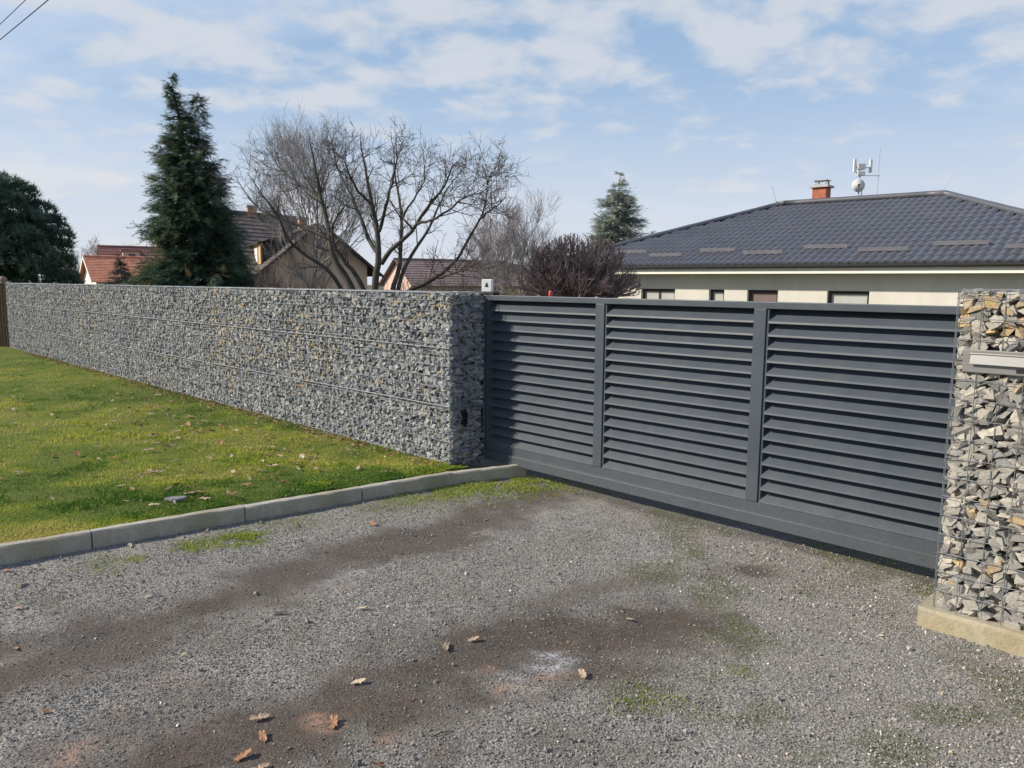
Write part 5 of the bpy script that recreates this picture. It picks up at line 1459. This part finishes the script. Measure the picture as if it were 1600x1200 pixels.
special = [
    (566, 951, .052, 0, 3, 'large pale tan leaf lying alone on the gravel left of centre'),
    (560, 1060, .045, 1, 3, 'pale pointed leaf at the bottom of the gravel below the large tan leaf'),
    (30, 947, .050, 2, 0, 'light tan leaf at the left edge of the gravel'),
    (32, 911, .055, 3, 4, 'dark curled brown leaf near the left edge of the gravel'),
    (203, 852, .046, 1, 0, 'tan leaf on the gravel just below the second kerb joint'),
    (323, 830, .042, 0, 0, 'flat tan leaf on the gravel below the long kerb stone'),
    (285, 826, .040, 2, 2, 'rust leaf lying against the foot of the kerb'),
    (232, 927, .036, 4, 3, 'pale leaf in the gravel between kerb and wheel track'),
    (398, 920, .036, 2, 0, 'thin tan leaf on the near edge of the dark wheel track'),
    (582, 818, .046, 3, 2, 'orange brown leaf in the gravel beyond the wheel track'),
    (741, 830, .034, 1, 2, 'bright rust leaf in the middle of the far gravel'),
    (697, 1007, .050, 3, 4, 'pale grey brown leaf beside the dark patch in the gravel'),
    (740, 997, .045, 5, 0, 'ragged tan leaf at the edge of the dark patch'),
    (985, 965, .040, 2, 0, 'curled tan leaf on the dark wheel track at the right'),
    (910, 1054, .052, 5, 0, 'broad tan leaf right of the pale stone dust'),
    (405, 1116, .055, 1, 0, 'torn tan leaf low in the left gravel'),
    (410, 1143, .045, 3, 2, 'rust leaf below the torn tan leaf'),
    (520, 1122, .060, 5, 2, 'flattened orange brown leaf in the lower gravel'),
    (406, 1193, .050, 1, 0, 'tan leaf at the bottom edge of the picture'),
    (591, 1192, .045, 3, 2, 'rust leaf at the bottom edge right of the tan one'),
    (1320, 922, .034, 0, 2, 'orange leaf on the gravel in front of the right end of the gate'),
    (10, 890, .045, 2, 2, 'orange brown leaf by the kerb at the far left'),
    (70, 1113, .04, 4, 1, 'small brown leaf low at the left of the gravel'),
    (380, 1172, .05, 5, 2, 'long rusty leaf near the bottom left of the gravel'),
    (825, 900, .03, 2, 1, 'dark twiggy leaf in the middle of the gravel'),
    (770, 790, .03, 4, 1, 'brown leaf near the grass strip by the gate'),
]
for px, py, sz, sh, m_, lab in special:
    c_ = on_ground(px, py); put_leaf(c_[0], c_[1], float(drive_z(c_[0], c_[1])) + .007, sz * 1.2, sh, m_, lab, GL)
for i in range(45):
    a_, b_ = random.uniform(-2.5, 4.2), random.betavariate(1, 2.2) * 4.5 + 0.05
    x = K0[0] + a_ * KD[0] + b_ * KP[0]; y = K0[1] + a_ * KD[1] + b_ * KP[1]
    if y < 2.4 or wall_n(x, y) > 0.2: continue
    put_leaf(x, y, float(drive_z(x, y)), random.uniform(.020, .042), random.randrange(6), random.choice([0, 0, 3, 2, 1, 4]), 'small dry leaf fragment on the gravel ' + ('near the kerb' if b_ < 0.9 else ('in front of the gate' if a_ > 2.2 else 'in the open foreground')), 'small leaves on the gravel')
LG = 'fallen leaves on the lawn'
lawn_special = [
    (398, 633 + 420 - 420, 0, 0, 0, ''),
]
for px, py, sz, sh, m_, lab in ((155, 673, .055, 0, 3, 'pale tan leaf standing out in the middle of the lawn'), (232, 708, .060, 1, 0, 'curled tan leaf with a dark shadow in the right half of the lawn'), (200, 753, .060, 3, 2, 'rust brown leaf on the near lawn'),
                                (241, 794, .055, 2, 3, 'pale leaf on the lawn just above the kerb'), (196, 788, .045, 0, 3, 'narrow pale leaf low on the lawn'),
                                (280, 770, .05, 3, 0, 'tan leaf beside the flat grey stone'), (322, 754, .05, 1, 2, 'orange brown leaf on the lawn near the long kerb stone'), (364, 741, .05, 5, 0, 'tan leaf near the kerb at the right of the lawn'), (120, 712, .07, 3, 1, 'dark brown curled leaf in the left half of the lawn')):
    c_ = on_ground(px, py, .075); put_leaf(c_[0], c_[1], float(lawn_z(c_[0], c_[1])) + .026, sz * 1.3, sh, m_, lab, LG)
def leaf_label(mi, x, y):
    c_ = ('tan', 'dark brown', 'rust', 'pale', 'grey brown')[mi]; a_, b_ = kab(x, y); n_ = wall_n(x, y)
    z_ = 'close to the kerb' if b_ > -1.0 else ('close to the foot of the gabion wall' if n_ > -1.1 else ('on the far lawn towards the brushwood fence' if a_ < -4 or n_ < -6 or y > 11 else 'in the middle of the lawn'))
    return 'small %s leaf in the grass %s' % (c_, z_)
cnt = 0
while cnt < 235:
    a_, b_ = random.uniform(-9, 4), -random.betavariate(1.2, 1.5) * 9 - 0.12
    x = K0[0] + a_ * KD[0] + b_ * KP[0]; y = K0[1] + a_ * KD[1] + b_ * KP[1]
    if wall_n(x, y) > -0.08 or wall_s(x, y) > 0: continue
    qx, qy = project(np.array([x, y, .07]))
    if qx < -20 or qx > 700: continue
    if random.random() > 0.25 + 0.75 * (qx > 180): continue
    put_leaf(x, y, float(lawn_z(x, y)) + random.uniform(.018, .032), random.uniform(.044, .092), random.randrange(6), mi := random.choice([0, 0, 0, 3, 2, 2, 2, 1, 4]), leaf_label(mi, x, y), LG)
    cnt += 1
c_ = on_ground(275, 781, .085)
mb = MB(); q = random.Random(9); pr = [(0.085 * cos(t_) * q.uniform(.85, 1.1), 0.040 * sin(t_) * q.uniform(.8, 1.15), 0) for t_ in np.arange(0, 6.2, .5)]
mb.prism(pr, (0, 0, 0), (0, 0, 0.022)); o = mb.build('flat_stone', simple('slate_grey', (.20, .20, .205), .7, .3, 20, bump=.3), bevel=.004)
o.location = (c_[0], c_[1], float(lawn_z(c_[0], c_[1])) + .014); o.rotation_euler = (.05, -.04, .2)
tag(o, 'flat dark grey stone lying on the lawn near the long kerb stone', 'stone')
# litter along the foot of the wall
n_ = 1500
s_ = -r.random(n_) ** 0.9 * 15; nn_ = -np.abs(r.normal(0, .10, n_)) - .02
pts = A[None] + np.outer(s_, U) + np.outer(nn_, N); pts[:, 2] = lawn_z(pts[:, 0], pts[:, 1]) + r.uniform(0, .02, n_)
lib = []
for s in range(4):
    v, f = leaf_shape(500 + s, s % 2); lib.append((np.array(v), np.array([q for q in f if len(q) == 3])))
V, F_, Tt = joined(pts, np.stack([r.normal(0, .5, n_), r.normal(0, .5, n_), r.uniform(0, 6, n_)], -1), np.full((n_, 3), .028) * r.uniform(.6, 1.4, (n_, 1)), r.integers(0, 4, n_), r.random(n_), lib)
M_litter = foliage('leaf_litter', [(0, (0.10, .06, .04)), (.5, (.26, .15, .09)), (1, (.45, .33, .22))])
tag(add('leaf_litter', make_mesh('leaf_litter', V, F_, [M_litter], attrs=dict(tint=Tt))), 'brown leaf litter gathered along the foot of the gabion wall', 'leaves', kind='stuff')
n_ = 1300
a_ = r.uniform(-9, 4, n_); b_ = -10 * r.random(n_) ** 1.2 - .1
x = K0[0] + a_ * KD[0] + b_ * KP[0]; y = K0[1] + a_ * KD[1] + b_ * KP[1]
kk = (wall_n(x, y) < -.05) & (wall_s(x, y) < 0) & (fbm(x, y, 1.2, 310) > .42); x, y = x[kk], y[kk]; n_ = len(x)
V, F_, Tt = joined(np.stack([x, y, lawn_z(x, y) + r.uniform(.01, .03, n_)], -1), np.stack([r.normal(0, .5, n_), r.normal(0, .5, n_), r.uniform(0, 6, n_)], -1), np.full((n_, 3), .016) * r.uniform(.5, 1.5, (n_, 1)), r.integers(0, 4, n_), r.uniform(.4, 1, n_), lib)
tag(add('leaf_crumbs', make_mesh('leaf_crumbs', V, F_, [M_litter], attrs=dict(tint=Tt))), 'scattered pale leaf crumbs in the lawn grass', 'leaves', kind='stuff')
# twigs lying on the drive
for px, py, ln_, yaw, lab in ((440, 958, .10, .1, 'thin brown twig on the gravel left of the large tan leaf'), (690, 1145, .09, .5, 'straw coloured stalk on the lower gravel'), (290, 1190, .12, .6, 'brown twig at the bottom left of the gravel'), (985, 950, .10, -.25, 'dark twig on the wheel track at the right')):
    c_ = on_ground(px, py); mb = MB()
    mb.tube([(-ln_ / 2, 0, .006), (0, .004, .009), (ln_ / 2, -.003, .006)], [.0022, .0026, .0015], 5)
    o = mb.build('fallen_twig', M_shrub if 'straw' in lab else M_twig); o.location = (c_[0], c_[1], float(drive_z(c_[0], c_[1]))); o.rotation_euler = (0, 0, yaw)
    tag(o, lab, 'twig', 'fallen twigs')
